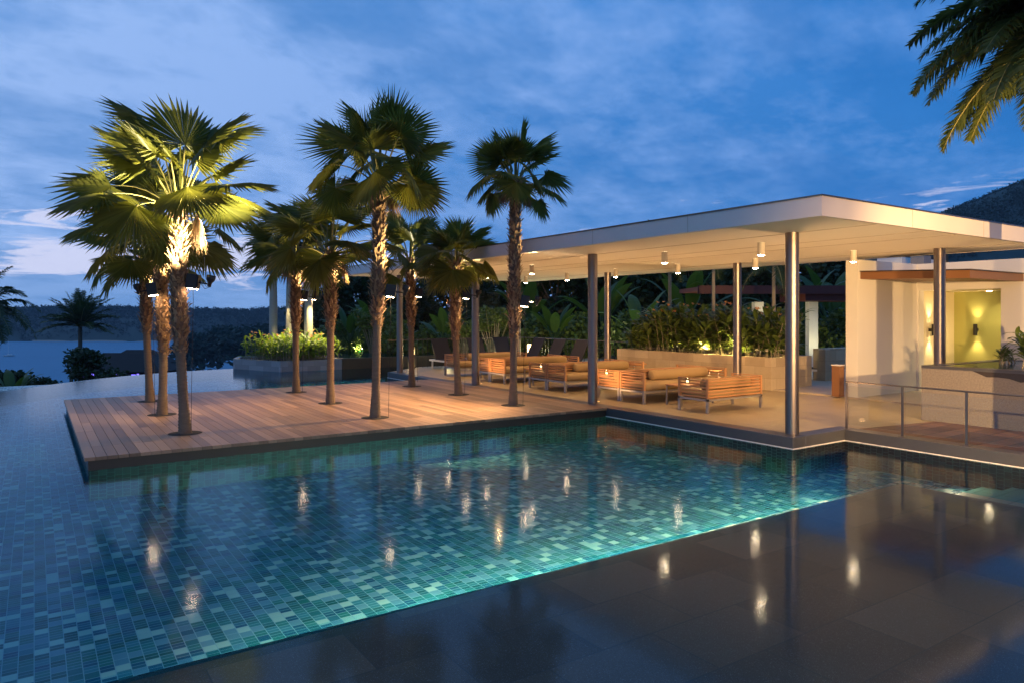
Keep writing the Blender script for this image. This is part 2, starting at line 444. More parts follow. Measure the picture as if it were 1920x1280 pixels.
# ------------------------------------------------------------------ pool
CURVE = [(-7.5, 4.0), (-7.2, 10), (-6.2, 15), (-4.6, 19.3), (-2.9, 22.2), (-.9, 24.95), (.3, 26.5), (1.6, 28.0), (3.2, 29.3), (5.0, 30.15), (6.75, 30.45)]
def water_outline():
    return CURVE + [(7.0, 30.45), (7.9, 27.65), (13.5, 27.65), (13.5, 24.8), (12.3, 24.8), (10.27, 23.1), (10.27, 7.07), (11.75, 7.07), (11.75, -7), (-7.5, -7)]
def smooth_curve(pts, n=6):
    out = []
    for i in range(len(pts) - 1):
        p0 = Vector(pts[max(i - 1, 0)]); p1 = Vector(pts[i]); p2 = Vector(pts[i + 1]); p3 = Vector(pts[min(i + 2, len(pts) - 1)])
        for k in range(n):
            t = k / n
            out.append(tuple(.5 * ((2 * p1) + (p2 - p0) * t + (2 * p0 - 5 * p1 + 4 * p2 - p3) * t * t + (3 * p1 - p0 - 3 * p2 + p3) * t ** 3)))
    out.append(tuple(pts[-1])); return out
CS = smooth_curve(CURVE)
OUTL = CS + water_outline()[len(CURVE):]
PO = CS[1:] + water_outline()[len(CURVE):-2] + [(11.75, -7), (9.55, -7), (9.55, 4.95), (-7.48, 4.95)]
from mathutils.geometry import tessellate_polygon
mb = MB(); mb.v = [(x, y, ZW) for x, y in PO]
for t in tessellate_polygon([[Vector(v) for v in mb.v]]):
    a, b, c = [Vector(mb.v[i]) for i in t]
    mb.face(t if (b - a).cross(c - a).z > 0 else t[::-1])
w = struct(mb.build('water', M['water']))
mb = MB(); mb.poly([(-7.5, -7, ZW - .0), (9.55, -7, ZW - .0), (9.55, 4.95, ZW - .0), (-7.5, 4.95, ZW - .0)]); struct(mb.build('shelf_water', M['film']))
mb = MB(); mb.box(-9, -8, ZF - .2, 14.5, 32, ZF); struct(mb.build('pool_floor', M['tile']))
# infinity edge: tiled weir wall following the curve, and its outer face
mb = MB()
for i in range(len(CS) - 1):
    a = Vector(CS[i]); b = Vector(CS[i + 1]); t = (b - a).normalized(); n = Vector((-t.y, t.x)) * .22
    mb.poly([(a.x, a.y, ZF), (b.x, b.y, ZF), (b.x, b.y, ZW - .006), (a.x, a.y, ZW - .006)])
    mb.poly([(a.x, a.y, ZW - .006), (b.x, b.y, ZW - .006), (b.x + n.x, b.y + n.y, ZW - .02), (a.x + n.x, a.y + n.y, ZW - .02)])
    mb.poly([(a.x + n.x, a.y + n.y, ZW - .02), (b.x + n.x, b.y + n.y, ZW - .02), (b.x + n.x, b.y + n.y, -3.4), (a.x + n.x, a.y + n.y, -3.4)])
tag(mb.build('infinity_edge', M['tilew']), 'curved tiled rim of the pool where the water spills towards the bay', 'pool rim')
# dark granite shelf under a film of water, and its tiled face
mb = MB(); mb.box(-7.5, -7, ZW - .3, 9.55, 4.95, ZW - .045); o = struct(mb.build('shelf_floor', M['shelf']))
mb = MB(); mb.box(-7.5, 4.953, ZF + .002, 9.55, 4.975, ZW - .05); mb.box(-7.5, 4.970, -.395, 9.55, 5.2, -.375); mb.box(-7.5, 5.175, -.428, 9.55, 5.2, -.394); mb.box(-7.5, 4.7, ZF + .002, 9.55, 4.951, ZW - .31); struct(mb.build('shelf_wall_light_hood', M['tilew']))  # ledge and lip are an added, unseen hood blocking upward lamp light
# pale submerged steps
mb = MB()
ys = [3.3, 3.7, 4.1, 4.5, 4.9]; zs = [ZW - .06, ZW - .14, ZW - .22, ZW - .30, ZW - .37]
y0 = 1.0
for y1, z1 in zip(ys, zs):
    mb.box(9.56, y0 + (.002 if y0 > 1 else 0), ZF + .003, 11.75, y1, z1); y0 = y1
struct(mb.build('pool_steps', M['step']))
mb = MB(); mb.box(9.56, -7, ZF + .003, 11.75, .99, ZW - .05); struct(mb.build('side_shelf', M['shelf']))

# walls of the pool (tiled), under pavilion, deck, side
mb = MB()
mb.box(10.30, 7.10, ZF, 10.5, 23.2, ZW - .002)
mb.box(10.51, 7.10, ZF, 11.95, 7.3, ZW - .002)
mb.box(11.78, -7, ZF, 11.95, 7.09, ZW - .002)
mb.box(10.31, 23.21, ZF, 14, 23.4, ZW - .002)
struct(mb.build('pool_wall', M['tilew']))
# white waterline strip
mb = MB()
mb.box(10.255, 7.055, ZW - .004, 10.33, 23.1, ZW + .012)
mb.box(10.331, 7.055, ZW - .004, 11.735, 7.12, ZW + .012)
mb.box(11.735, -7, ZW - .004, 11.79, 7.12, ZW + .012)
struct(mb.build('waterline_strip', M['lip']))
# coping (dark polished granite) and terrace floor
mb = MB()
mb.box(10.27, 7.07, ZW + .012, 10.62, 23.1, 0, bev=.006)
mb.box(10.62, 7.07, ZW + .012, 12.05, 7.36, 0, bev=.006)
mb.box(11.75, -7, ZW + .012, 12.05, 7.068, 0, bev=.006)
struct(mb.build('pool_coping', M['coping']))
mb = MB()
mb.poly([(10.62, 7.36, -.004), (12.05, 7.36, -.004), (16.3, 7.36, -.004), (16.3, 24.8, -.004), (12.3, 24.8, -.004), (10.62, 23.3, -.004)])
mb.poly([(10.27, 23.1, -.004), (10.62, 23.1, -.004), (10.62, 23.3, -.004), (12.3, 24.8, -.004), (12.3, 24.8, -.3), (10.27, 23.1, -.3)][:4])
mb.poly([(10.27, 23.1, -.3), (12.3, 24.8, -.3), (12.3, 24.8, -.004), (10.27, 23.1, -.004)])
mb.poly([(12.3, 24.8, -.3), (18, 24.8, -.3), (18, 24.8, -.004), (12.3, 24.8, -.004)])
struct(mb.build('terrace_floor', M['floor']))
mb = MB(); mb.poly([(12.05, 4.9, -.003), (16.3, 4.9, -.003), (16.3, 7.36, -.003), (12.05, 7.36, -.003)]); struct(mb.build('terrace_side_floor', M['floor']))
mb = MB(); mb.poly([(12.05, -7, .0), (16.3, -7, .0), (16.3, 6.3, .0), (12.05, 7.0, .0)]); struct(mb.build('brown_paving', M['terra']))
mb = MB(); mb.box(16.3, -7, -.2, 32, 26, .03); struct(mb.build('path', M['floor2']))

# ------------------------------------------------------------------ timber deck island
DX0, DX1, DY0, DY1 = .58, 10.25, 11.58, 19.82
mb = MB(); W = .14; nb = int((DX1 - DX0) / W)
W = (DX1 - DX0) / nb
joints = [DY0, 12.55, 14.2, 15.35, 16.9, 18.3, DY1]
for i in range(nb):
    x0 = DX0 + i * W; ys = [DY0]
    cand = [j for j in joints[1:-1]]
    keep = [j for j in cand if rnd.random() < .45]
    ys += keep + [DY1]
    for a, b in zip(ys[:-1], ys[1:]):
        mb.box(x0 + .003, a + .002, -.045, x0 + W - .003, b - .002, .004 + rnd.uniform(-.001, .001))
struct(mb.build('deck', M['deckwood']))
mb = MB(); mb.box(DX0 + .05, DY0 + .05, ZW + .0, DX1 + .015, DY1 - .04, -.047); struct(mb.build('deck_base', M['fascia']))
mb = MB(); mb.box(DX0 + .06, DY0 + .06, ZF + .001, DX1 + .04, DY1 - .05, ZW - .003)
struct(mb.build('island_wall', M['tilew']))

# ------------------------------------------------------------------ pavilion
RX0, RX1, RY0, RY1 = 9.07, 17.2, 5.79, 24.3
pav = thing('pavilion', 'open pool pavilion with a thin flat white roof lit warm from below', 'pavilion', (RX0, RY0, 0))
mb = MB()
z0, z1 = 3.37, 3.66
T = .05
def lbox(m, x0, y0, za, x1, y1, zb): m.box(x0 - RX0, y0 - RY0, za, x1 - RX0, y1 - RY0, zb)
lbox(mb, RX0, RY0, z0, RX1, RY0 + T, z1); lbox(mb, RX0, RY1 - T, z0, RX1, RY1, z1)
lbox(mb, RX0, RY0 + T, z0, RX0 + T, RY1 - T, z1); lbox(mb, RX1 - T, RY0 + T, z0, RX1, RY1 - T, z1)
lbox(mb, RX0 + T, RY0 + T, z1 - .05, RX1 - T, RY1 - T, z1 - .01)
mb.build('roof_edge', M['fasc'], pav)
mb = MB(); lbox(mb, RX0 + T + .035, RY0 + T + .035, z0 + .004, RX1 - T - .035, RY1 - T - .035, z0 + .1); mb.build('ceiling', M['ceil'], pav)
mb = MB()
for X in (10.62, 12.2, 13.15, 15.7): lbox(mb, X - .008, RY0 + .1, z0 - .001, X + .008, RY1 - .1, z0 + .003)
mb.build('ceiling_seam', M['seam'], pav)
mb = MB(); lbox(mb, RX0 + T, RY0 + T, z0 + .03, RX0 + T + .034, RY1 - T, z0 + .05); lbox(mb, RX0 + T + .035, RY0 + T, z0 + .03, RX1 - T, RY0 + T + .034, z0 + .05)
mb.build('shadow_gap', M['black'], pav)
mb = MB()
e = .012
lbox(mb, RX0 - e, RY0 - e, z1 - .012, RX1 + e, RY0 + .04, z1 + .012); lbox(mb, RX0 - e, RY0 + .041, z1 - .012, RX0 + .04, RY1, z1 + .012); lbox(mb, RX1 - .04, RY0 + .041, z1 - .012, RX1 + e, RY1, z1 + .012)
mb.build('flashing', M['railsteel'], pav)
for k in range(1, 8):
    mb = MB(); lbox(mb, RX0 - .002, RY0 + k * 2.44 - .004, z0 + .004, RX0, RY0 + k * 2.44 + .004, z1 - .013); mb.build('panel_joint', M['seam'], pav)
for k in range(1, 4):
    mb = MB(); lbox(mb, RX0 + k * 2.44 - .004, RY0 - .002, z0 + .004, RX0 + k * 2.44 + .004, RY0, z1 - .013); mb.build('panel_joint', M['seam'], pav)
COLS = [(10.58, 7.30), (10.56, 12.42), (10.56, 17.6), (10.6, 22.8), (15.6, 7.30), (15.6, 12.42), (15.6, 17.6), (15.6, 22.8)]
for i, (x, y) in enumerate(COLS):
    mb = MB(); mb.sm = True
    mb.lathe([(.11, 0), (.11, z0 + .003)], 32, (x - RX0, y - RY0, 0), caps=False)
    mb.sm = False; c = mb.build('column', M['steel'], pav)
    b = MB(); b.sm = True; b.lathe([(.122, .0), (.122, .006), (.112, .010)], 32, (x - RX0, y - RY0, 0)); b.build('base_ring', M['railsteel'], c)
    b = MB(); b.lathe([(.10, z0 - .018), (.10, z0 + .003)], 24, (x - RX0, y - RY0, 0))

# ceiling downlights
cans = []
rowname = {8.6: 'nearest the camera end', 11.1: 'second', 13.62: 'third', 16.12: 'fourth', 18.5: 'fifth', 20.87: 'sixth, at the far end'}
k = 0
proto = thing('ceiling_downlight', '', 'ceiling lamp', (0, 0, 0), 0, 'white can downlights under the pavilion roof')
mb = MB(); mb.sm = True; mb.lathe([(.062, -.24), (.068, -.235), (.068, 0)], 24, caps=False); mb.sm = False
mb.build('housing', M['ceramic'], proto)
mb = MB(); mb.sm = True; mb.lathe([(.060, -.236), (.056, -.248), (.035, -.256), (.004, -.258)], 24); mb.build('lens', M['lens'], proto)
first = True
names = ['first', 'second', 'third', 'fourth', 'fifth', 'sixth']
for ri, Y in enumerate((8.6, 11.1, 13.62, 16.12, 18.5, 20.87)):
    for si, X in enumerate((11.5, 14.62)):
        lab = 'white ceiling downlight, %s from the near roof edge, %s row' % (names[ri], 'pool-side' if si == 0 else 'garden-side')
        if first: o = proto; o.location = (X, Y, z0 + .002); o['label'] = lab; first = False
        else: o = dup(proto, (X, Y, z0 + .002), None, lab)
        lamp('SPOT', 'downlight_beam', (X, Y, z0 - .31), (X, Y, 0), 105, (1, .58, .25), .05, 125, .9)
# small in-ground uplights beside the columns wash the ceiling
up = thing('ground_uplight', '', 'floor lamp', (0, 0, 0), 0, 'round uplights set in the paving beside the columns')
mb = MB(); mb.sm = True; mb.lathe([(.045, 0), (.05, .004), (.038, .009), (.036, .006)], 20); mb.build('ring', M['railsteel'], up)
mb = MB(); mb.lathe([(.034, .006), (.033, .0075)], 20); mb.build('lens', emis('uplight_lens', (1, .6, .2), 4), up)
first = True
for i, (x, y) in enumerate(COLS):
    if x < 12 or True:
        dx = .26 if x < 12 else -.26
        lab = 'round paving uplight beside the %s %s steel column' % (['nearest', 'second', 'third', 'farthest'][i % 4], 'pool-side' if x < 12 else 'garden-side')
        if first: o = up; o.location = (x + dx, y + .1, 0); o['label'] = lab; first = False
        else: o = dup(up, (x + dx, y + .1, 0), None, lab)
        lamp('SPOT', 'uplight_beam', (x + dx, y + .1, .03), (x + dx * 4, y + .4, 3.3), 165, (1, .56, .24), .05, 150, 1.0)

# ------------------------------------------------------------------ building on the right
bld = thing('poolside_building', 'white rendered building with timber canopy and lit olive alcove', 'building', (16.34, 9.5, 0))
def bb(m, x0, y0, za, x1, y1, zb): m.box(x0 - 16.34, y0 - 9.5, za, x1 - 16.34, y1 - 9.5, zb)
mb = MB()
bb(mb, 16.34, 9.5, 0.031, 19.1, 9.8, 3.31)                 # free wall, face A
bb(mb, 19.1, 9.45, 0.031, 19.35, 9.8, 3.31)
bb(mb, 19.1, 7.56, 2.62, 19.35, 9.45, 3.31)           # over the alcove
bb(mb, 19.1, -3, 0.031, 19.35, 7.56, 3.31)
bb(mb, 19.35, 7.3, 2.9, 26, 9.8, 3.2)
mb.build('wall', M['white'], bld)
mb = MB(); bb(mb, 19.36, 9.45, .031, 21.0, 9.6, 2.9); mb.build('alcove_side', M['cream'], bld)
mb = MB(); bb(mb, 21.0, 7.0, .031, 21.2, 9.6, 2.9); bb(mb, 19.36, 7.35, .031, 21.0, 7.55, 2.9); mb.build('alcove_back', M['green'], bld)
mb = MB(); bb(mb, 19.36, 7.56, 2.62, 21.0, 9.44, 2.7); mb.build('alcove_ceiling', M['cream'], bld)
mb = MB(); bb(mb, 25.7, 13.3, 0, 28, 14.2, 4.05); mb.build('roof_box', M['white'], bld)
mb = MB(); bb(mb, 25.4, 12.4, 0, 25.9, 12.85, 4.02); mb.build('chimney', M['greystone'], bld)
# canopy
mb = MB()
def cz(y): return (y - 7.09) / 2.4 * .08
P4 = [(16.45, 7.09), (19.098, 7.09), (19.098, 9.498), (16.45, 9.498)]
mb.rings([[(x - 16.34, y - 9.5, 2.77 + cz(y)) for x, y in P4], [(x - 16.34, y - 9.5, 2.94 + cz(y)) for x, y in P4]])
mb.build('canopy', M['canopy'], bld)
mb = MB(); mb.rings([[(x - 16.34 + dx, y - 9.5 + dy, 2.943 + cz(y)) for (x, y), (dx, dy) in zip(P4, ((-.03, -.03), (0, -.03), (0, 0), (-.03, 0)))],
                     [(x - 16.34 + dx, y - 9.5 + dy, 2.965 + cz(y)) for (x, y), (dx, dy) in zip(P4, ((-.03, -.03), (0, -.03), (0, 0), (-.03, 0)))]])
mb.build('canopy_capping', M['fascia'], bld)
# wall lamps
wl = thing('wall_lamp', 'black up-and-down wall lamp on the pale side wall of the alcove', 'wall lamp', (19.62, 9.45, 1.6), 0, 'black cylinder wall lamps in the alcove')
mb = MB(); mb.sm = True; mb.lathe([(.05, -.15), (.05, .15)], 20, (0, -.12, 0), caps=False); mb.sm = False; mb.box(-.03, -.08, -.04, .03, 0, .04)
mb.lathe([(.012, -.02), (.012, .02)], 8, (0, -.12, 0)); mb.build('body', M['black'], wl)
for q in (-.135, .13):
    mb = MB(); mb.lathe([(.045, q), (.045, q + .005)], 16, (0, -.12, 0)); mb.build('lens', M['sconce'], wl)
w2 = dup(wl, (21.0, 8.87, 1.6), -pi / 2, 'black up-and-down wall lamp on the olive green back wall of the alcove')
for (x, y) in ((19.62, 9.33), (20.88, 8.87)):
    for s in (1, -1):
        lamp('SPOT', 'wall_lamp_beam', (x, y, 1.6 + s * .16), (x + (.02 if x > 20 else 0), y + (.02 if x < 20 else 0), 1.6 + s * 2), 52, (1, .72, .36), .03, 75, .8)
cl = thing('recessed_lamp', 'round recessed lamp in the alcove ceiling', 'ceiling lamp', (20.3, 8.3, 2.615))
mb = MB(); mb.lathe([(.075, -.012), (.08, 0)], 24); mb.build('rim', M['ceramic'], cl)
mb = MB(); mb.lathe([(.06, -.016), (.06, -.0125)], 24); mb.build('lens', M['lens'], cl)
lamp('SPOT', 'alcove_beam', (20.3, 8.3, 2.58), (20.3, 8.3, 0), 120, (1, .80, .42), .06, 150, 1)

# stucco water box, railing
box = thing('stucco_water_box', 'tall pebble-stucco box with dark wet rim and still water on top', 'water feature', (14.1, 6.93, 0))
mb = MB(); mb.box(0, -8, 0, 3.4, 0, .985); mb.build('base', M['stucco'], box)
mb = MB()
mb.box(0, -8, .986, .22, 0, 1.04); mb.box(.221, -.22, .986, 3.4, 0, 1.04); mb.box(3.18, -8, .986, 3.4, -.221, 1.04); mb.build('rim', M['coping'], box)
mb = MB(); mb.poly([(.221, -8, 1.032), (3.18, -8, 1.032), (3.18, -.221, 1.032), (.221, -.221, 1.032)]); mb.build('water', M['water'], box)
mb = MB(); rr = random.Random(3)
pts = [(-.003, -.95 - 7 * i / 40, .92 - .05 * rr.random() - .05 * (i > 3)) for i in range(41)]
pts[0] = (-.003, -.9, .985)
mb.poly([(-.003, -.9, .986)] + pts[1:] + [(-.003, -7.95, .986)])
mb.build('wet_stain', simple('wet_dark_stucco', (.045, .035, .03), .25, var=.3, scale=30, bump=.4, bscale=70), box)
rail = thing('pool_railing', 'low steel handrail with three visible posts above the brown paving', 'railing', (11.86, 7.1, 0))
mb = MB(); mb.tube([(0, .02, .83), (0, -14, .83)], .014, 8); mb.build('handrail', M['railsteel'], rail)
for k in range(8):
    mb = MB(); y = -k * .97
    mb.box(-.006, y - .02, .0, .006, y + .02, .82); mb.box(-.05, y - .05, 0, .05, y + .05, .008)
    mb.build('post', M['railsteel'], rail)
mb = MB()
for k in range(8): mb.box(-.005, -k * .97 - .93, .08, .005, -k * .97 - .04, .76)
mb.build('glass_panel', M['glass'], rail)

# ------------------------------------------------------------------ furniture
def slat_panel(mb, x0, y0, x1, y1, za, zb, n=7, th=.022):
    h = (zb - za) / n
    for k in range(n):
        z = za + k * h
        if abs(x1 - x0) > abs(y1 - y0): mb.box(x0, y0, z + h * .28, x1, y0 + th, z + h * .72)
        else: mb.box(x0, y0, z + h * .28, x0 + th, y1, z + h * .72)


def make_sofa(L, label, group):
    """seat looks towards +Y, back at y=0, arm panels at both x ends; depth .8"""
    D = .80
    s = thing('daybed_sofa', label, 'outdoor sofa', group=group)
    for (x, y) in ((0, 0), (L - .05, 0), (0, D - .05), (L - .05, D - .05)):
        mb = MB(); mb.box(x, y, 0, x + .05, y + .05, .30); mb.build('leg', M['metal'], s)
    mb = MB()
    mb.box(0, 0, .245, L, .05, .285); mb.box(0, D - .05, .245, L, D, .285); mb.box(0, .05, .245, .05, D - .05, .285); mb.box(L - .05, .05, .245, L, D - .05, .285)
    mb.build('frame', M['metal'], s)
    mb = MB()
    for (x, y) in ((0, 0), (L - .05, 0), (0, D - .05), (L - .05, D - .05)): mb.box(x + .001, y + .001, .287, x + .049, y + .049, .70)
    mb.box(0.05, 0, .685, L - .05, .05, .70); mb.box(0, .051, .685, .05, D - .051, .70); mb.box(L - .05, .051, .685, L, D - .051, .70)
    for k in range(8): mb.box(.06, .08 + k * .085, .262, L - .06, .13 + k * .085, .286)
    mb.build('corner_posts', M['teak'], s)
    mb = MB(); slat_panel(mb, .052, .012, L - .052, 0, .29, .68, 6); mb.build('back_slats', M['teak'], s)
    mb = MB(); slat_panel(mb, .012, .052, 0, D - .052, .29, .68, 6); mb.build('arm_slats', M['teak'], s)
    mb = MB(); slat_panel(mb, L - .034, .052, L - .034, D - .052, .29, .68, 6); mb.build('arm_slats', M['teak'], s)
    # cushions
    h = (L - .10) / 2
    for k in range(2):
        mb = MB(); mb.sm = True; cushion(mb, .055 + k * h, .05, .29, .045 + (k + 1) * h, D - .005, .455, .045); mb.build('seat_cushion', M['cushion'], s)
    mb = MB(); mb.sm = True
    n = 20; rings = []
    Lb = min(L - .25, 2.0)
    for xx, rr in ((.08, .02), (.082, .09), (.10, .108), (.2, .116), (Lb * .5, .119), (Lb - .12, .116), (Lb - .02, .108), (Lb, .09), (Lb + .002, .02)):
        rings.append([(xx, 0.19 + rr * cos(2 * pi * j / n), .575 + rr * 1.05 * sin(2 * pi * j / n)) for j in range(n)])
    mb.rings(rings); mb.build('bolster', M['cushion'], s)
    return s


def cushion(mb, x0, y0, z0, x1, y1, z1, r):
    nx, ny = 8, 8; rings = []
    def prof(t): return [(0, .9), (.02, .98), (.3, 1), (.7, 1), (.98, .98), (1, .9)]
    prof_z = [(0, r), (.15, .01), (.5, 0), (.85, .01), (1, r)]
    for tz, ins in prof_z:
        z = z0 + (z1 - z0) * tz; a, b, c, d = x0 + ins, y0 + ins, x1 - ins, y1 - ins; q = .03
        rings.append([(a + q, b, z), ((a + c) / 2, b - .003, z), (c - q, b, z), (c, b + q, z), (c, d - q, z), (c - q, d, z), ((a + c) / 2, d + .003, z), (a + q, d, z), (a, d - q, z), (a, b + q, z)])
    mb.rings(rings)


GS = 'slatted teak sofas with tan cushions in rows under the pavilion'
s1 = make_sofa(1.75, 'teak sofa nearest the pool corner, its slatted back turned to the camera', GS)
s1.location = (11.34, 9.76, .0)
big = make_sofa(2.8, '', GS)
firstb = True
labs = ['teak sofa right behind the nearest one, facing it across the low table', 'teak sofa back to back with the second, facing away from the camera',
        'teak sofa beyond the second steel column facing the camera, third row', 'teak sofa back to back behind the third row',
        'teak sofa beside the palm by the fourth candle table, facing the camera', 'teak sofa behind the palm, backing onto the fourth row', 'farthest teak sofa facing the camera, before the dark loungers']
k = 0
for Y in (11.57, 14.42, 17.27, 20.12):
    for part in (0, 1):
        if Y > 20 and part: continue
        if part == 0: loc, rz = (11.34 + 2.8, Y + .8, 0), pi
        else: loc, rz = (11.34, Y + .83, 0), 0
        lab = labs[k]; k += 1
        if firstb: big.location = loc; big.rotation_euler = (0, 0, rz); big['label'] = lab; firstb = False
        else: dup(big, loc, rz, lab)
# low tables with candles
def make_table(label):
    t = thing('low_table', label, 'coffee table', group='low slatted tables between the sofas')
    mb = MB()
    for k in range(9): mb.box(0, k * .055, .43, 1.1, k * .055 + .042, .455)
    mb.build('table_top', M['teak'], t)
    for x, y in ((.02, .01), (1.05, .01), (.02, .44), (1.05, .44)):
        mb = MB(); mb.box(x, y, 0, x + .03, y + .03, .429); mb.build('leg', M['metal'], t)
    mb = MB(); mb.box(.05, .015, .40, 1.05, .035, .429); mb.box(.05, .445, .40, 1.05, .465, .429); mb.build('frame', M['metal'], t)
    return t
def make_candle(label):
    c = thing('candle_glass', label, 'candle', group='candles in glasses on the low tables')
    mb = MB(); mb.sm = True; mb.lathe([(.035, 0), (.045, .01), (.05, .13), (.047, .13), (.042, .012)], 20, caps=False); mb.build('glass', M['glass'], c)
    mb = MB(); mb.sm = True; mb.lathe([(.030, .013), (.032, .085), (.026, .092)], 16); w = mb.build('candle', M['wax'], c)
    mb = MB(); mb.sm = True; mb.lathe([(.003, .093), (.010, .105), (.007, .125), (.001, .145)], 10); mb.build('flame', M['flame'], w)
    return c
tabn = ['nearest', 'second', 'third', 'farthest']
t0 = c0 = None
for i, Y in enumerate((11.08, 13.80, 16.65, 19.5)):
    lt = 'low slatted table, %s from the camera, between facing sofas' % tabn[i]
    lc = 'glowing candle in a glass on the %s low table' % tabn[i]
    if i == 0: t0 = make_table(lt); t0.location = (11.75, Y - .23, 0); c0 = make_candle(lc); c0.location = (12.2, Y, .456)
    else: dup(t0, (11.75, Y - .23, 0), None, lt); dup(c0, (12.2, Y, .456), None, lc)
    lamp('POINT', 'candle_light', (12.2, Y, .62), None, 4, (1, .6, .22), .03)
# side tables by the planter wall
def side_table(label):
    t = thing('side_table', label, 'table', group='narrow timber tables along the stone planter')
    mb = MB(); mb.box(0, 0, .50, .5, 1.1, .535); mb.build('table_top', M['teak'], t)
    for x, y in ((.04, .06), (.42, .06), (.04, 1.0), (.42, 1.0)):
        mb = MB(); mb.box(x, y, 0, x + .035, y + .035, .499); mb.build('leg', M['metal'], t)
    return t
st = side_table('narrow timber table at the planter wall nearest the second garden-side column'); st.location = (14.9, 12.75, 0)
dup(st, (14.9, 15.6, 0), None, 'narrow timber table at the far end of the planter wall')

# dark loungers
def lounger(label):
    l = thing('sun_lounger', label, 'sun lounger', group='dark mesh sun loungers by the railing')
    mb = MB(); mb.box(-.33, -1.95, .27, .33, 0, .33); mb.build('base', M['whitepl'], l)
    for x, y in ((-.31, -1.9), (.26, -1.9), (-.31, -.2), (.26, -.2)):
        mb = MB(); mb.box(x, y, 0, x + .05, y + .05, .269); mb.build('leg', M['whitepl'], l)
    mb = MB(); mt = Matrix.Translation((0, -.55, .34)) @ Matrix.Rotation(R(62), 4, 'X')
    mb.box(-.33, 0, -.012, .33, .86, .012, mt); mb.box(-.33, -1.85, .34, .33, -.58, .36); mb.build('sling', M['navy'], l)
    mb = MB(); mb.box(-.35, 0, -.02, -.331, .88, .02, mt); mb.box(.331, 0, -.02, .35, .88, .02, mt); mb.build('back_frame', M['black'], l)
    return l
LP = [(12.75, 24.1, 0), (14.3, 24.1, 0), (15.5, 24.1, 0), (16.2, 22.0, -pi / 2), (16.2, 20.7, -pi / 2), (16.2, 19.4, -pi / 2)]
lln = ['dark sun lounger beside the palm, leftmost by the railing', 'dark sun lounger by the railing, second from the left', 'dark sun lounger by the railing near the corner lantern',
       'dark sun lounger just right of the railing lantern', 'dark sun lounger in the middle of the right-hand three', 'dark sun lounger closest to the stone planter']
l0 = lounger(lln[0]); l0.location = (LP[0][0], LP[0][1], 0)
for (x, y, a), s in list(zip(LP, lln))[1:]: dup(l0, (x, y, 0), a, s)

# far railing
fr = thing('terrace_railing', 'thin metal railing along the far edge of the terrace before the dark garden', 'railing', (10.9, 24.5, 0))
segs = [((0, 0), (6.2, 0)), ((6.2, 0), (6.2, -6.2))]
mb = MB()
for (a, b) in segs: mb.tube([(a[0], a[1], 1.05), (b[0], b[1], 1.05)], .02, 6)
mb.build('top_rail', M['railsteel'], fr)
mb = MB()
for (a, b) in segs:
    n = 30
    for k in range(n + 1):
        x = a[0] + (b[0] - a[0]) * k / n; y = a[1] + (b[1] - a[1]) * k / n
        mb.box(x - .007, y - .007, .0, x + .007, y + .007, 1.035)
mb.build('bars', M['black'], fr)

def lantern(loc, label, h=.26, two=False):
    l = thing('lantern', label, 'lantern', loc, group=None)
    mb = MB(); mb.sm = True; mb.lathe([(.075, .03), (.085, .1), (.085, h - .06), (.075, h - .02)], 20); mb.build('glow', M['lantern'], l)
    mb = MB(); mb.box(-.1, -.1, 0, .1, .1, .028); mb.box(-.1, -.1, h - .018, .1, .1, h); mb.tube([(0, 0, h), (0, 0, h + .05)], .015, 6)
    for a in (-.092, .092):
        for b in (-.092, .092): mb.box(a - .006, b - .006, .028, a + .006, b + .006, h - .019)
    mb.build('cage', M['black'], l)
    lamp('POINT', 'lantern_light', (loc[0], loc[1], loc[2] + h / 2), None, 14, (1, .62, .2), .07)
    return l
ped = thing('stone_pedestal', 'small dark pedestal carrying the lanterns beside the far column', 'pedestal', (11.95, 24.6, -.0))
mb = MB(); mb.box(-.12, -.12, 0, .12, .12, .42, bev=.01); mb.build('block', M['coping'], ped)
lantern((11.95, 24.6, .422), 'glowing lantern on the pedestal beside the farthest pool-side column', .34)
lantern((11.75, 24.25, 0.0), 'glowing lantern on the paving at the pedestal foot', .26)
p2 = thing('stone_pedestal', 'dark pedestal carrying a lantern in the corner of the far railing', 'pedestal', (17.0, 24.0, .03))
mb = MB(); mb.box(-.12, -.12, 0, .12, .12, .35, bev=.01); mb.build('block', M['coping'], p2)
lantern((17.0, 24.0, .382), 'glowing lantern between the loungers at the railing corner', .42)

# planter wall behind pavilion
pl = thing('stone_planter', 'long sandstone planter filled with leafy plants behind the sofas', 'planter', (16.2, 11.8, 0))
mb = MB(); mb.box(0, 0, 0.0, .18, 6.0, .865); mb.box(.181, 0, 0.0, 1.8, .18, .865); mb.box(1.62, .181, 0, 1.8, 6.0, .865); mb.box(.181, 5.82, 0, 1.619, 6.0, .865); mb.build('wall', M['sand'], pl)
mb = MB(); mb.poly([(.18, .18, .8), (1.62, .18, .8), (1.62, 5.82, .8), (.18, 5.82, .8)]); mb.build('soil', M['soil'], pl)
pb = thing('sandstone_block', 'low sandstone wall block in the gap beside the white building', 'wall', (19.6, 12.4, .03))
mb = MB(); mb.box(0, 0, 0, 2.4, .4, .95); mb.build('wall', M['sand'], pb)
ws = thing('timber_stand', 'narrow orange timber stand against the white wall end', 'stand', (16.12, 9.83, .03))
mb = MB(); mb.box(0, 0, 0, .20, .2, .74); mb.build('body', M['canopy'], ws)
mb = MB(); mb.box(-.01, -.01, .741, .21, .21, .765); mb.build('top', M['whitepl'], ws)
nl = dup(l0, (19.0, 13.6, .03), R(50), 'dark lounger behind the gap between stone planter and white building')

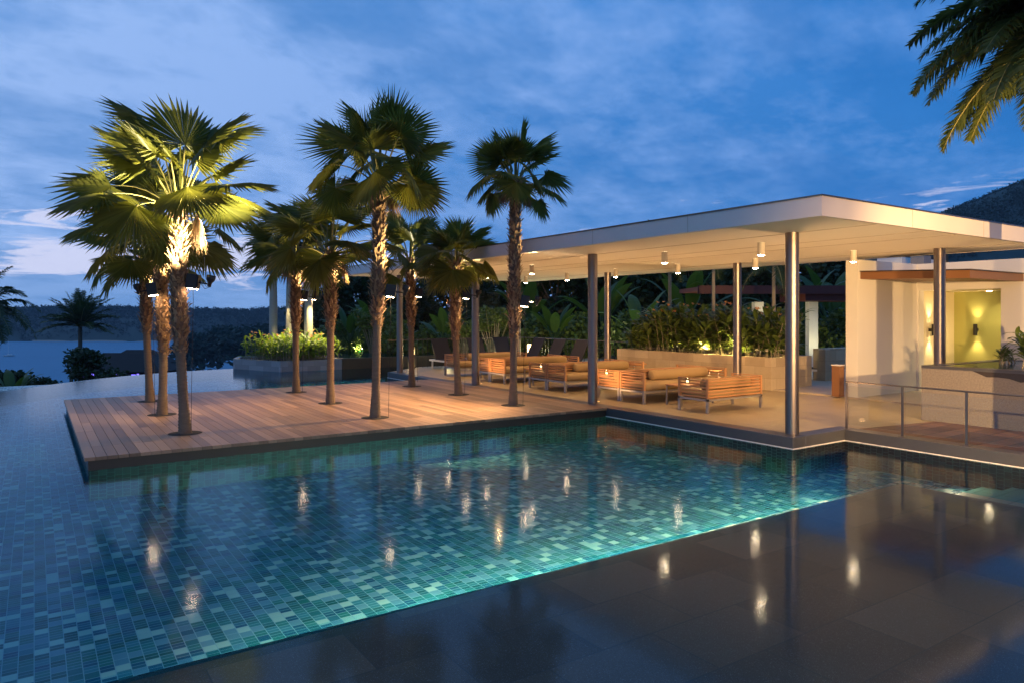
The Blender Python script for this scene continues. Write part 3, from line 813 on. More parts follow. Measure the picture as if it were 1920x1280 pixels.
# left planter + basin
lp = thing('pool_planter', 'grey stone planter rising out of the pool with canna plants and royal palms', 'planter', (7.84, 27.6, 0))
mb = MB()
A = [(0, 0), (2.45, 0), (2.45, 4.4), (-.55, 4.4), (-1.12, 2.75)]
def off(poly, d):
    c = (sum(p[0] for p in poly) / len(poly), sum(p[1] for p in poly) / len(poly))
    return [(p[0] + (c[0] - p[0]) * d, p[1] + (c[1] - p[1]) * d) for p in poly]
B = off(A, .09)
n = len(A)
for i in range(n):
    j = (i + 1) % n
    mb.poly([(*A[i], -1.0), (*A[j], -1.0), (*A[j], .22), (*A[i], .22)]); mb.poly([(*A[i], .22), (*A[j], .22), (*B[j], .22), (*B[i], .22)])
    mb.poly([(*B[j], .1), (*B[i], .1), (*B[i], .22), (*B[j], .22)])
mb.build('wall', M['greystone'], lp)
mb = MB(); mb.poly([(*p, .15) for p in B]); mb.build('soil', M['soil'], lp)
bs = thing('upper_basin', 'dark raised basin of still water behind the pool, left of the pavilion', 'water basin', (10.32, 27.62, 0))
mb = MB(); mb.box(0, 0, -1.0, 7.5, .15, .24); mb.box(0, .151, -1, .15, 6, .24); mb.build('wall', M['fascia'], bs)
mb = MB(); mb.poly([(.15, .15, .1), (7.5, .15, .1), (7.5, 6, .1), (.15, 6, .1)]); mb.build('bed', M['shelf'], bs)
mb = MB(); mb.poly([(.15, .15, .225), (7.5, .15, .225), (7.5, 6, .225), (.15, 6, .225)]); mb.build('water', M['water'], bs)

# ------------------------------------------------------------------ ground, sea, hills
def hill_h(x, y):
    # distance beyond the site towards the bay
    d = x * sin(R(YAW)) + y * cos(R(YAW)); l = x * cos(R(YAW)) - y * sin(R(YAW))
    site = -1.6
    if -9 < x < 34 and -12 < y < 26: return -1.7 if x < 12 else -.5
    t = max(0., min(1., (d - 34) / 160)); t2 = max(0., min(1., (l / max(d, 1) + .42) / .35))
    h = -3.2 - 34 * (t ** .8) * (1 - .75 * t2)
    if x > 12 and y < 60 and d < 60: h = max(h, -.4 if l > -6 else -3)
    h += mnoise.noise(Vector((x * .03, y * .03, 0))) * 2.2 * t
    return h
mb = MB()
NX, NY = 110, 110
def gp(i, n, lo, hi):
    t = i / n * 2 - 1
    return (lo + hi) / 2 + (hi - lo) / 2 * math.copysign(abs(t) ** 2.2, t)
for j in range(NY + 1):
    for i in range(NX + 1):
        x = gp(i, NX, -900, 920); y = gp(j, NY, -900, 930)
        mb.v.append((x, y, hill_h(x, y)))
mb.sm = True
for j in range(NY):
    for i in range(NX):
        a = j * (NX + 1) + i; mb.face((a, a + 1, a + NX + 2, a + NX + 1))
struct(mb.build('ground', M['ground']))
mb = MB(); mb.poly([(-990, -990, -26), (990, -990, -26), (990, 990, -26), (-990, 990, -26)]); struct(mb.build('sea', M['sea']))
FW = Vector((sin(R(YAW)), cos(R(YAW)))); RT = Vector((cos(R(YAW)), -sin(R(YAW))))
def WP(px, d): return FW * d + RT * ((px - 960) / 1334 * d)
# far shore ridge
mb = MB(); mb.sm = True; n = 160; m_ = 10
def ridge_top(px):
    base = 4.6 + 1.5 * sin(px * .011) + 2.0 * mnoise.noise(Vector((px * .008, 2, 0)))
    return base - max(0, (560 - px)) * 0
for i in range(n + 1):
    px = -500 + 1400 * i / n
    for k in range(m_ + 1):
        t = k / m_; p = WP(px, 745 + 190 * t + 12 * mnoise.noise(Vector((px * .01, 5, 0))))
        z = -26 + (26 + ridge_top(px)) * (sin(t * pi * .62) / sin(pi * .62) if t > 0 else 0) ** .75
        mb.v.append((p.x, p.y, z + (mnoise.noise(Vector((px * .05, t * 9, 0))) * 3 if 0 < t else 0)))
for i in range(n):
    for k in range(m_):
        a = i * (m_ + 1) + k; mb.face((a, a + m_ + 1, a + m_ + 2, a + 1))
struct(mb.build('far_hill', M['farwood']))


def clump(mb, c, r, n, rg, size, flat=.8):
    """leaf-sized faces scattered through a flattened ball"""
    for _ in range(n):
        u = rg.uniform(-1, 1); a = rg.uniform(0, 2 * pi); q = r * rg.uniform(.45, 1) ; s = (1 - u * u) ** .5
        p = Vector((c[0] + q * s * cos(a), c[1] + q * s * sin(a), c[2] + q * u * flat))
        d1 = Vector((rg.uniform(-1, 1), rg.uniform(-1, 1), rg.uniform(-.6, .6))).normalized() * size * rg.uniform(.6, 1.3)
        d2 = d1.cross(Vector((rg.uniform(-1, 1), rg.uniform(-1, 1), rg.uniform(-1, 1)))).normalized() * size * .35
        mb.poly([p, p + d1 * .5 + d2, p + d1, p + d1 * .5 - d2])
# tree line on the far shore and slope woodland
rg = random.Random(11)
mb = MB()
for _ in range(3200):
    px = rg.uniform(-100, 760); t = rg.uniform(0, 1) ** .8; p = WP(px, 750 + 175 * t)
    z = -26 + (26 + ridge_top(px)) * (sin(t * pi * .62) / sin(pi * .62)) ** .75
    r = rg.uniform(2.0, 4.2); h = rg.uniform(0, 2.5)
    clump(mb, (p.x, p.y, z + r * .3 + h), r, 12, rg, 2.6, 1.1)
o = mb.build('shore_woods', M['farwood']); tag(o, 'dark wooded ridge on the far shore of the bay', 'woods', None, 'stuff')
mb = MB()
for _ in range(620):
    px = rg.uniform(330, 900); d = 60 + 300 * rg.uniform(0, 1) ** 1.3; p = WP(px, d)
    topy = 612 + 26 * rg.random() + (max(0, 420 - px) * .25)
    z = 2 - (topy - 590) / 1334 * d if d > 200 else hill_h(p.x, p.y) + rg.uniform(2, 7)
    z = min(z, 2 - (595 - 590) / 1334 * d) - 1.5
    r = rg.uniform(2.2, 4.5)
    clump(mb, (p.x, p.y, z), r, 70, rg, .9 + d / 300, .8)
    clump(mb, (p.x, p.y, z - r * 1.1), r, 30, rg, 1.3 + d / 300, 1)
o = mb.build('slope_woods', M['farwood']); tag(o, 'dark mass of trees on the slope between the pool and the bay', 'woods', None, 'stuff')
# sandy shoreline
mb = MB()
for i in range(60):
    a = WP(60 + i * 9, 738 + 4 * sin(i)); b = WP(69 + i * 9, 738 + 4 * sin(i + 1)); a2 = WP(60 + i * 9, 748); b2 = WP(69 + i * 9, 748)
    mb.poly([(a.x, a.y, -25.8), (b.x, b.y, -25.8), (b2.x, b2.y, -24.6), (a2.x, a2.y, -24.6)])
struct(mb.build('beach', simple('sand_beach', (.25, .23, .2), .9)))
# right mountain
mb = MB(); mb.sm = True; n = 70; m_ = 30
for i in range(n + 1):
    px = 1300 + 1500 * i / n
    for k in range(m_ + 1):
        t = k / m_; d = 260 + 260 * t; p = WP(px, d)
        top = 2 + 520 / 1334 * max(20, min(330, 190 + (px - 1800) * .38))
        z = -2 + (top + 2) * sin(t * pi / 2) ** 1.2 * (1 if px > 1500 else .9)
        z += 5 * mnoise.noise(Vector((px * .012, t * 5, 3))) * t + 2.5 * mnoise.noise(Vector((px * .05, t * 18, 3))) * t
        mb.v.append((p.x, p.y, z))
for i in range(n):
    for k in range(m_):
        a = i * (m_ + 1) + k; mb.face((a, a + m_ + 1, a + m_ + 2, a + 1))
struct(mb.build('mountain', M['farwood']))
mb = MB()
for _ in range(2600):
    i = rg.uniform(.25, .65) * n; k = rg.uniform(.3, 1) * m_
    p = mb_v = None
    px = 1300 + 1500 * i / n; t = k / m_; d = 260 + 260 * t; q = WP(px, d)
    top = 2 + 520 / 1334 * max(20, min(330, 190 + (px - 1800) * .38))
    z = -2 + (top + 2) * sin(t * pi / 2) ** 1.2
    clump(mb, (q.x, q.y, z + 1), rg.uniform(1.5, 3), 18, rg, 1.3, .9)
o = mb.build('mountain_woods', M['farwood']); tag(o, 'forest covering the dark mountain behind the building', 'woods', None, 'stuff')

# ------------------------------------------------------------------ palms
def fan_leaf(mb, M4, Rad, rg, nseg=30, spread=150, droop=.25, split=.62):
    b0 = len(mb.v)
    a0 = -R(spread); da = 2 * R(spread) / nseg
    def pt(a, r, z=0):
        f = r / Rad
        zz = z - droop * Rad * f * f - .12 * Rad * f * abs(a) / 2.5
        return tuple(M4 @ Vector((r * sin(a), r * cos(a), zz)))
    hub = tuple(M4 @ Vector((0, 0, 0)))
    for i in range(nseg):
        a = a0 + da * i; am = a + da / 2 + rg.uniform(-.01, .01)
        rl = Rad * (1 - .22 * (abs(am) / R(spread)) ** 2) * rg.uniform(.93, 1.05)
        ri = rl * split * rg.uniform(.9, 1.1)
        dz = rg.uniform(-.12, .05) * Rad
        b = len(mb.v)
        mb.v += [hub, pt(a, ri, -.018 * Rad / .8), pt(am, ri * 1.02, .03 * Rad), pt(a + da, ri, -.018 * Rad / .8), pt(am, rl, dz)]
        mb.face((b, b + 1, b + 2)); mb.face((b, b + 2, b + 3)); mb.face((b + 1, b + 4, b + 2)); mb.face((b + 2, b + 4, b + 3))


def fan_crown(parent, base, n, pet, Rad, seed, tilt=(0, 0), up=1.0):
    if seed == 51: up = .80
    if seed in (54, 55, 56): up = .88
    rg = random.Random(seed); leaves = MB(); stems = MB(); stems.sm = True
    for i in range(n):
        t = (i + .5) / n
        el = R(88 - 98 * t * up + rg.uniform(-9, 9)); az = i * 2.39996 + rg.uniform(-.3, .3)
        d = Vector((cos(az) * cos(el), sin(az) * cos(el), sin(el)))
        L = pet * rg.uniform(.7, 1.2)
        p = Vector(base) + Vector((cos(az) * .06, sin(az) * .06, -.02 - .16 * t)); pts = [p.copy()]
        dd = (d + Vector((0, 0, .45))).normalized()
        for k in range(6):
            p = p + dd * L / 6; pts.append(p.copy()); dd = (dd + Vector((0, 0, -.16)) * (1.2 if el < .6 else .7) + d * .1).normalized()
        stems.tube(pts, [.024, .02, .017, .014, .012, .011, .010], 5)
        # leaf frame: y axis along the petiole, bending down
        yv = (dd + Vector((0, 0, -.05))).normalized(); zv = Vector((0, 0, 1)) - yv * yv.z
        if zv.length < .2: zv = -d + Vector((.01, 0, 0)); zv = zv - yv * zv.dot(yv)
        zv.normalize(); xv = yv.cross(zv)
        rot = Matrix((xv, yv, zv)).transposed().to_4x4()
        M4 = Matrix.Translation(p) @ rot @ Matrix.Rotation(rg.uniform(-.8, .8), 4, 'Y') @ Matrix.Rotation(rg.uniform(-.5, .2), 4, 'X')
        fan_leaf(leaves, M4, Rad * rg.uniform(.85, 1.12), rg, 40, rg.uniform(85, 130), rg.uniform(.04, .32), rg.uniform(.48, .68))
    o = leaves.build('crown', M['fan'], parent)
    stems.build('leaf_stalks', M['petiole'], parent)
    return o


def fan_palm(name, x, y, top, zt, pet, Rad, n, seed, label, dead=False, group='fan palms growing through the timber deck'):
    """top = (dx, dy, z) of crown base; zt = height where the leaf bases start"""
    rg = random.Random(seed)
    t = thing(name, label, 'palm tree', (x, y, 0), 0, group)
    dx, dy, H = top
    bend = (rg.uniform(-.06, .06), rg.uniform(-.06, .06))
    def ctr(z): f = z / H; return Vector((dx * f ** 1.3 + bend[0] * sin(f * pi), dy * f + bend[1] * sin(f * pi), z))
    mb = MB(); mb.sm = True; seg = 16; rings = []; z = -.1; k = 0
    while z < H:
        f = max(0, z / H)
        base_r = .116 - .03 * min(1, max(0, z) / .5) + (.035 * min(1, max(0, (z - zt + .3) / .5)))
        groove = .013 if (k % 2 and z < zt) else 0
        if z >= zt: groove = rg.uniform(-.012, .012)
        c = ctr(max(z, 0)); ring = []
        for j in range(seg):
            rr = base_r - groove + rg.uniform(-.003, .003) * (3 if z > zt else 1)
            ring.append((c.x + rr * cos(2 * pi * j / seg), c.y + rr * sin(2 * pi * j / seg), z))
        rings.append(ring); z += .022 + rg.uniform(0, .008); k += 1
    n0 = sum(1 for r in rings if r[0][2] < zt)
    mb.rings(rings)
    for q in range(len(mb.f)): mb.mi[q] = 0 if q < n0 * seg else 1
    mb.build('trunk', [M['bark'], M['fibre']], t)
    # old leaf bases
    mb = MB(); nb = int((H - zt + .2) * 150)
    for q in range(nb):
        z = zt - .25 + (H - zt + .25) * (q + rg.random()) / nb; a = q * 2.4 + rg.uniform(-.3, .3); c = ctr(z)
        r0 = .105 if z < zt else .128; o = Vector((cos(a), sin(a), 0)); s = Vector((-sin(a), cos(a), 0))
        ln = rg.uniform(.08, .20) * (.6 if z < zt else 1); w = rg.uniform(.02, .045)
        lean = rg.uniform(.25, .75)
        b = c + o * (r0 - .01); tip = b + o * ln * lean + Vector((0, 0, 1)) * ln * rg.uniform(.5, 1) + s * rg.uniform(-.03, .03)
        m1 = b + o * ln * lean * .5 + Vector((0, 0, ln * .45))
        mb.poly([b - s * w, b + s * w, m1 + s * w * .6, tip, m1 - s * w * .6])
        if rg.random() < .3:   # loose fibre
            e = b + o * rg.uniform(.03, .10) + s * rg.uniform(-.1, .1) + Vector((0, 0, rg.uniform(-.12, .08)))
            mb.poly([b, b + s * .006, e])
    mb.build('leaf_bases', M['boot'], t)
    fan_crown(t, ctr(H), n, pet, Rad, seed + 50)
    if seed in (1, 4, 5, 6, 9):      # dry fronds hanging under the crown
        dl = MB()
        for q in range(3):
            az = rg.uniform(0, 6.28) if not (seed == 1 and q == 0) else -.4; c = ctr(H) + Vector((cos(az) * .28, sin(az) * .28, -.12 - .1 * q))
            dl.tube([ctr(H) - Vector((0, 0, .1)), c], [.014, .01], 4)
            yv = Vector((cos(az) * .35, sin(az) * .35, -1)).normalized(); xv = yv.cross(Vector((cos(az), sin(az), .3))).normalized(); zv = xv.cross(yv)
            fan_leaf(dl, Matrix.Translation(c) @ Matrix((xv, yv, zv)).transposed().to_4x4(), Rad * .62, rg, 22, 55, .1, .4)
        dl.build('dry_fronds', M['boot'], t)
    # spear leaf
    mb = MB(); mb.tube([ctr(H), ctr(H) + Vector((.02, 0, .5)), ctr(H) + Vector((.03, .02, .5 + pet * .8))], [.03, .03, .004], 5); mb.build('spear_leaf', M['fan'], t)
    return t

PALMS = [
 # x, y, top(dx,dy,z), zt, petiole, R, n, seed, label
 (2.12, 13.06, (-.10, .0, 3.84), 1.6, 1.12, .88, 21, 1, 'nearest fan palm at the left of the deck, its crown lit bright yellow'),
 (2.13, 15.76, (-.08, 0, 3.55), 1.45, 1.0, .80, 20, 2, 'fan palm with shaggy trunk lit orange on its right side, behind the nearest palm'),
 (2.23, 18.35, (-.1, 0, 3.25), 1.8, .85, .80, 18, 3, 'hindmost fan palm of the left-hand three, mostly hidden behind the others'),
 (5.63, 18.39, (.0, 0, 3.45), 1.75, .85, .80, 22, 4, 'fan palm at the back of the middle row, in front of the canna planter'),
 (5.57, 15.67, (.0, 0, 3.40), 1.9, 1.05, .86, 21, 5, 'fan palm in the centre of the deck with a dark drooping crown'),
 (5.51, 12.98, (.09, 0, 4.62), 2.0, .90, .80, 24, 6, 'tallest-looking fan palm at the front middle of the deck, dense dark crown'),
 (8.79, 18.12, (-.05, 0, 3.55), 1.9, .80, .75, 20, 7, 'fan palm whose trunk top is lit white, beside the far columns'),
 (8.84, 15.56, (-.06, 0, 3.30), 1.6, .62, .68, 21, 8, 'short fan palm in front of the third steel column'),
 (8.80, 13.05, (.06, 0, 4.98), 1.7, .66, .68, 22, 9, 'slim tall fan palm at the right of the deck, standing above the roof line'),
]
palms = [fan_palm('fan_palm', *p) for p in PALMS]
mb = MB()
for p in PALMS: mb.lathe([(.27, .0062), (.262, .0085)], 28, (p[0], p[1], 0))
mb.lathe([(.3, .004), (.29, .0085)], 28, (12.95, 4.05, 0))
struct(mb.build('planting_holes', M['hole']))


def frond(mb, base, az, el, L, rg, droop=1.0, nl=46, ll=.45, stem=None, twist=0.):
    d = Vector((cos(az) * cos(el), sin(az) * cos(el), sin(el))); p = Vector(base); pts = [p.copy()]; n = 14
    for k in range(n):
        p = p + d * L / n; pts.append(p.copy()); d = (d + Vector((0, 0, -.10 * droop * (1 + k / n)))).normalized()
    (stem or mb).tube(pts, [.022 * (1 - .85 * k / n) * L / 2.2 + .002 for k in range(n + 1)], 4)
    for q in range(nl):
        t = .12 + .88 * q / nl; f = t * n; i = min(int(f), n - 1); a = pts[i].lerp(pts[i + 1], f - i); tg = (pts[i + 1] - pts[i]).normalized()
        side = tg.cross(Vector((0, 0, 1)))
        if side.length < .1: side = Vector((1, 0, 0))
        side.normalize(); upv = side.cross(tg)
        ln = ll * (sin(pi * (t * .8 + .18)) ** .6) * rg.uniform(.85, 1.1)
        for s in (-1, 1):
            dv = (side * s * .85 + tg * .55 + upv * (.15 + rg.uniform(-.35, .25))).normalized()
            w = tg * .018 * L / 2.2 * 1.2
            m1 = a + dv * ln * .5; e = a + dv * ln + Vector((0, 0, -ln * .35 * droop * rg.uniform(.5, 1.4)))
            mb.poly([a - w, a + w, m1 + w * .9, e, m1 - w * .9])


def feather_palm(name, loc, H, L, n, seed, label, cat='palm tree', trunk_r=.13, trunk_mat='royal', shaft=True, group=None, els=(80, -25), ll=.45, nl=46, mat='pinn', azr=None, droop=1.0):
    rg = random.Random(seed); t = thing(name, label, cat, loc, 0, group)
    mb = MB(); mb.sm = True
    prof = []
    for k in range(40):
        f = k / 39; r = trunk_r * (1.0 + .12 * sin(f * pi)) * (1 - .18 * f) + (.004 if k % 2 else 0)
        if f < .06: r += trunk_r * .2 * (1 - f / .06)
        prof.append((r, H * f))
    mb.lathe(prof, 18); mb.build('trunk', M[trunk_mat], t)
    top = H
    if shaft:
        mb = MB(); mb.sm = True; r = trunk_r * .82
        mb.lathe([(r, H - .02), (r * 1.1, H + .1), (r * .95, H + .6), (r * .6, H + 1.1), (.02, H + 1.3)], 16); mb.build('crownshaft', M['crownshaft'], t); top = H + 1.05
    mb = MB(); st = MB(); st.sm = True
    for i in range(n):
        f = (i + .5) / n; el = R(els[0] + (els[1] - els[0]) * f + rg.uniform(-8, 8)); az = i * 2.39996 + rg.uniform(-.25, .25)
        if azr: az = rg.uniform(*azr)
        frond(mb, (0, 0, top), az, el, L * rg.uniform(.85, 1.1), rg, droop, nl, ll, st)
    mb.build('crown', M[mat], t); st.build('leaf_stalks', M['petiole'], t)
    return t

RG = 'royal palms with smooth grey trunks in the pool planter'
rp = feather_palm('royal_palm', (8.40, 30.6, .15), 3.5, 1.7, 12, 21, 'royal palm with smooth grey trunk at the left end of the pool planter', group=RG, trunk_r=.165, ll=.4)
dup(rp, (8.95, 30.1, .15), 1.9, 'royal palm with smooth grey trunk in the middle of the three in the planter')
dup(rp, (9.55, 29.5, .15), 4.1, 'royal palm with smooth grey trunk partly behind the back middle fan palm')

# near palm entering the frame at the upper right
feather_palm('feather_palm', (12.95, 4.05, 0), 6.45, 2.45, 46, 33, 'large feather palm whose drooping fronds enter at the upper right corner', trunk_r=.14, shaft=False, els=(45, -15), ll=.50, nl=120, mat='pinn2', droop=.75)
# palms beyond the pool
q = WP(150, 70); feather_palm('coconut_palm', (q.x, q.y, -7), 7.8, 3.9, 40, 41, 'dark coconut palm rising beyond the pool rim against the bay', trunk_r=.2, trunk_mat='trunk', shaft=False, els=(88, 15), ll=.8, nl=40, droop=.5)
q = WP(-28, 50); feather_palm('coconut_palm', (q.x, q.y, -6), 8.3, 4.0, 26, 42, 'coconut palm at the left picture edge, only its fronds showing', trunk_r=.2, trunk_mat='trunk', shaft=False, els=(80, -20), ll=.8, nl=40)
# palm tops just above the roof
q = WP(1712, 60); feather_palm('garden_palm', (q.x, q.y, 0), 9.2, 1.6, 16, 43, 'round palm head just showing above the right part of the roof', trunk_r=.15, trunk_mat='trunk', shaft=False, els=(85, -25), ll=.5, nl=30, group=None)
q = WP(1775, 58); feather_palm('garden_palm', (q.x, q.y, 0), 8.9, 1.5, 14, 44, 'palm head with sparse fronds above the roof, in front of the mountain', trunk_r=.15, trunk_mat='trunk', shaft=False, els=(85, -25), ll=.5, nl=30)

# ------------------------------------------------------------------ broadleaf plants
def blade(mb, base, az, el, L, w, rg, curl=.5, n=6, fold=.25):
    d = Vector((cos(az) * cos(el), sin(az) * cos(el), sin(el))); p = Vector(base); s = Vector((-sin(az), cos(az), 0)); prev = None
    for k in range(n + 1):
        t = k / n; ww = w * (sin(pi * min(1, t * .92 + .06)) ** .7) * .5; upv = s.cross(d).normalized()
        a = p - s * ww - upv * (-fold * ww); b = p.copy(); c = p + s * ww - upv * (-fold * ww)
        i0 = len(mb.v); mb.v += [tuple(a), tuple(b), tuple(c)]
        if prev is not None: mb.face((prev, prev + 1, i0 + 1, i0)); mb.face((prev + 1, prev + 2, i0 + 2, i0 + 1))
        prev = i0; p = p + d * L / n; d = (d + Vector((0, 0, -curl * (.3 + t) / n * 2))).normalized()


def banana(seed):
    rg = random.Random(seed); mb = MB(); st = MB(); st.sm = True
    for i in range(9):
        az = i * 2.4 + rg.uniform(-.3, .3); el = R(rg.uniform(48, 82)); d = Vector((cos(az) * cos(el), sin(az) * cos(el), sin(el)))
        pl = rg.uniform(.5, .9); b = Vector((0, 0, 1.0)); e = b + d * pl
        st.tube([Vector((0, 0, .0)), b, e], [.07, .05, .018], 6); blade(mb, e, az, el * .9, rg.uniform(1.1, 1.6), rg.uniform(.35, .5), rg, .9, 8, .2)
    return mb, st


def leafy(seed, h=1.2, stems=7, per=9, L=.38, w=.13, sp=.35, mat='leaf', lean=.5):
    rg = random.Random(seed); mb = MB(); st = MB()
    for i in range(stems):
        az = rg.uniform(0, 2 * pi); x, y = rg.uniform(-sp, sp) * .5, rg.uniform(-sp, sp) * .5; hh = h * rg.uniform(.6, 1.05)
        top = Vector((x + cos(az) * lean * hh * .5, y + sin(az) * lean * hh * .5, hh)); b = Vector((x, y, 0)); mid = (b + top) / 2 + Vector((0, 0, .05))
        st.tube([b, mid, top], [.012, .01, .005], 4)
        for k in range(per):
            t = .14 + .86 * (k + rg.random()) / per; p = b.lerp(mid, t * 2) if t < .5 else mid.lerp(top, t * 2 - 1)
            blade(mb, p, k * 2.4 + rg.uniform(-.4, .4), R(rg.uniform(5, 65)), L * rg.uniform(.7, 1.2), w * rg.uniform(.8, 1.2), rg, 1.0, 4)
    return mb, st


def plant(name, gen, leafm, stemm, label, cat, loc, group=None, flower=None, rg=None):
    t = thing(name, label, cat, loc, 0, group); mb, st = gen
    mb.build('foliage', M[leafm], t); st.build('stems', M[stemm], t)
    if flower:
        fb = MB(); r = random.Random(5)
        for _ in range(flower[1]):
            c = (r.uniform(-.3, .3), r.uniform(-.3, .3), flower[2] * r.uniform(.85, 1.1))
            for k in range(6):
                a = k * 1.05; blade(fb, c, a, R(r.uniform(20, 60)), .08, .035, r, .6, 2)
        fb.build('flowers', M[flower[0]], t)
    return t


where = {}
# leafy plants in the stone planter (two interleaved rows)
gP = 'broad-leaved plants crowded in the sandstone planter'
protoA = plant('leafy_plant', leafy(1, 1.35, 12, 14, .44, .14, .7), 'leaf', 'stem', '', 'plant', (0, 0, 0), gP, ('flower', 5, 1.3))
protoB = plant('leafy_plant', leafy(2, 1.15, 12, 14, .48, .17, .7), 'leaf', 'stem', '', 'plant', (0, 0, 0), gP)
protoC = plant('leafy_plant', leafy(3, 1.45, 11, 15, .38, .11, .7), 'leaf', 'stem', '', 'plant', (0, 0, 0), gP, ('flower', 4, 1.4))
i = 0
rg = random.Random(8)
nth = ['first', 'second', 'third', 'fourth', 'fifth', 'sixth', 'seventh', 'eighth', 'ninth', 'tenth']
for row, X in enumerate((16.62, 17.15, 17.6)):
    for k in range(8):
        Y = 12.15 + k * .72 + row * .2
        pr = (protoA, protoB, protoC)[(k + row) % 3]
        lab = '%s leafy plant from the near end of the sandstone planter, %s row' % (nth[k], ('front', 'middle', 'back')[row])
        if i < 3 and not where.get((k + row) % 3):
            o = pr; o.location = (X, Y, .8); where[(k + row) % 3] = 1; o['label'] = lab
        else: dup(pr, (X + rg.uniform(-.1, .1), Y, .8), rg.uniform(0, 6), lab, rg.uniform(.82, 1.12))
        if not pr.get('label'): pr['label'] = lab; pr.location = (X, Y, .8)
        i += 1
wf = plant('white_flower_clump', leafy(9, .22, 6, 6, .14, .05, .3), 'leaf', 'stem', 'low clump of white blossom on the corner of the sandstone planter', 'flowers', (16.45, 12.05, .86), None, ('whiteflower', 10, .16))
# canna plants in the pool planter
gC = 'yellow-green canna plants in the pool planter'
ca = plant('canna_plant', leafy(12, 1.0, 14, 7, .40, .09, .7, lean=.35), 'canna', 'stem', '', 'plant', (0, 0, 0), gC, ('flower', 5, 1.08))
cb = plant('canna_plant', leafy(13, .9, 14, 7, .44, .08, .7, lean=.35), 'canna', 'stem', '', 'plant', (0, 0, 0), gC)
i = 0
for row in range(4):
    for k in range(4 if row < 2 else 5):
        X = 8.25 + k * .52 - row * .28 + .05; Y = 27.95 + row * .62
        pr = (ca, cb)[(i + row) % 2]
        lab = 'yellow-green canna, %s from the left in the %s row of the pool planter' % (nth[k], nth[row] if row else 'front')
        if not pr.get('label'): pr['label'] = lab; pr.location = (X, Y, .15)
        else: dup(pr, (X, Y, .15), rg.uniform(0, 6), lab, rg.uniform(.85, 1.15))
        i += 1
# right box plants
plant('agave_bush', leafy(15, .6, 22, 13, .34, .07, 1.0, lean=.8), 'leaf', 'stem', 'spiky dark green bush on the water box at the right picture edge', 'plant', (15.35, 5.3, 1.03))
plant('agave_bush', leafy(16, .7, 22, 13, .36, .07, 1.0, lean=.8), 'leaf', 'stem', 'spiky bush partly cut off by the right picture edge', 'plant', (15.7, 4.5, 1.03))
plant('creeping_plant', leafy(17, .28, 12, 8, .16, .06, .8, lean=1.2), 'leaf', 'stem', 'low creeping plant on the water box below the right wall lamp', 'plant', (16.2, 6.0, 1.03))

# banana plants and shrubs behind the terrace
bm, bst = banana(3)
ban = [(WP(655, 34), 1.0, 'banana plant left of the farthest steel column'), (WP(835, 32), .95, 'banana plant with one upright lit leaf above the railing'),
       (WP(700, 37), 1.15, 'banana plant behind the basin, beside the front middle palm'), (WP(1040, 32), 1.0, 'banana plant above the dark loungers right of the lit lantern'), (WP(1130, 34), 1.5, 'tall banana plant seen between two steel columns'),
       (WP(1200, 30), 1.2, 'banana plant at the far end of the sandstone planter'), (WP(1500, 30), 1.5, 'banana plant behind the nearest steel column'), (WP(1560, 33), 1.6, 'banana plant in the gap beside the white building'),
       (WP(990, 36), 1.5, 'large banana plant behind the lantern in the railing corner'), (WP(1290, 33), 1.6, 'banana plant behind the planter, in front of the pergola')]
bp = None
for (p, s, lab) in ban:
    if bp is None: bp = plant('banana_plant', (bm, bst), 'banana', 'banana', lab, 'banana plant', (p.x, p.y, -.4), 'banana plants in the dark garden'); bp.scale = (s,) * 3
    else: dup(bp, (p.x, p.y, -.4), rg.uniform(0, 6), lab, s)
# vase shaped shrubs with pale stems
def vase_shrub(label, loc, seed):
    rg = random.Random(seed); t = thing('vase_shrub', label, 'shrub', loc, 0, 'vase-shaped shrubs with pale bare stems'); st = MB(); mb = MB()
    for i in range(18):
        az = i * 2.4; r = rg.uniform(.25, .85); h = rg.uniform(1.7, 2.4)
        p = [Vector((cos(az) * .05, sin(az) * .05, 0)), Vector((cos(az) * r * .45, sin(az) * r * .45, h * .5)), Vector((cos(az) * r, sin(az) * r, h))]
        st.tube(p, [.022, .016, .008], 4); clump(mb, p[2], .32, 70, rg, .16, .7)
    mb.build('foliage', M['leaf'], t); st.build('stems', M['stem'], t); return t
p = WP(925, 30.5); vs = vase_shrub('pale-stemmed vase shaped shrub behind the railing, between two columns', (p.x, p.y, -.2), 4)
p = WP(700, 33); dup(vs, (p.x, p.y, -.2), 2, 'pale-stemmed shrub beyond the basin left of the far column', 1.0)
p = WP(872, 31); dup(vs, (p.x, p.y, -.3), 4, 'pale-stemmed shrub hidden partly by the third steel column', .85)

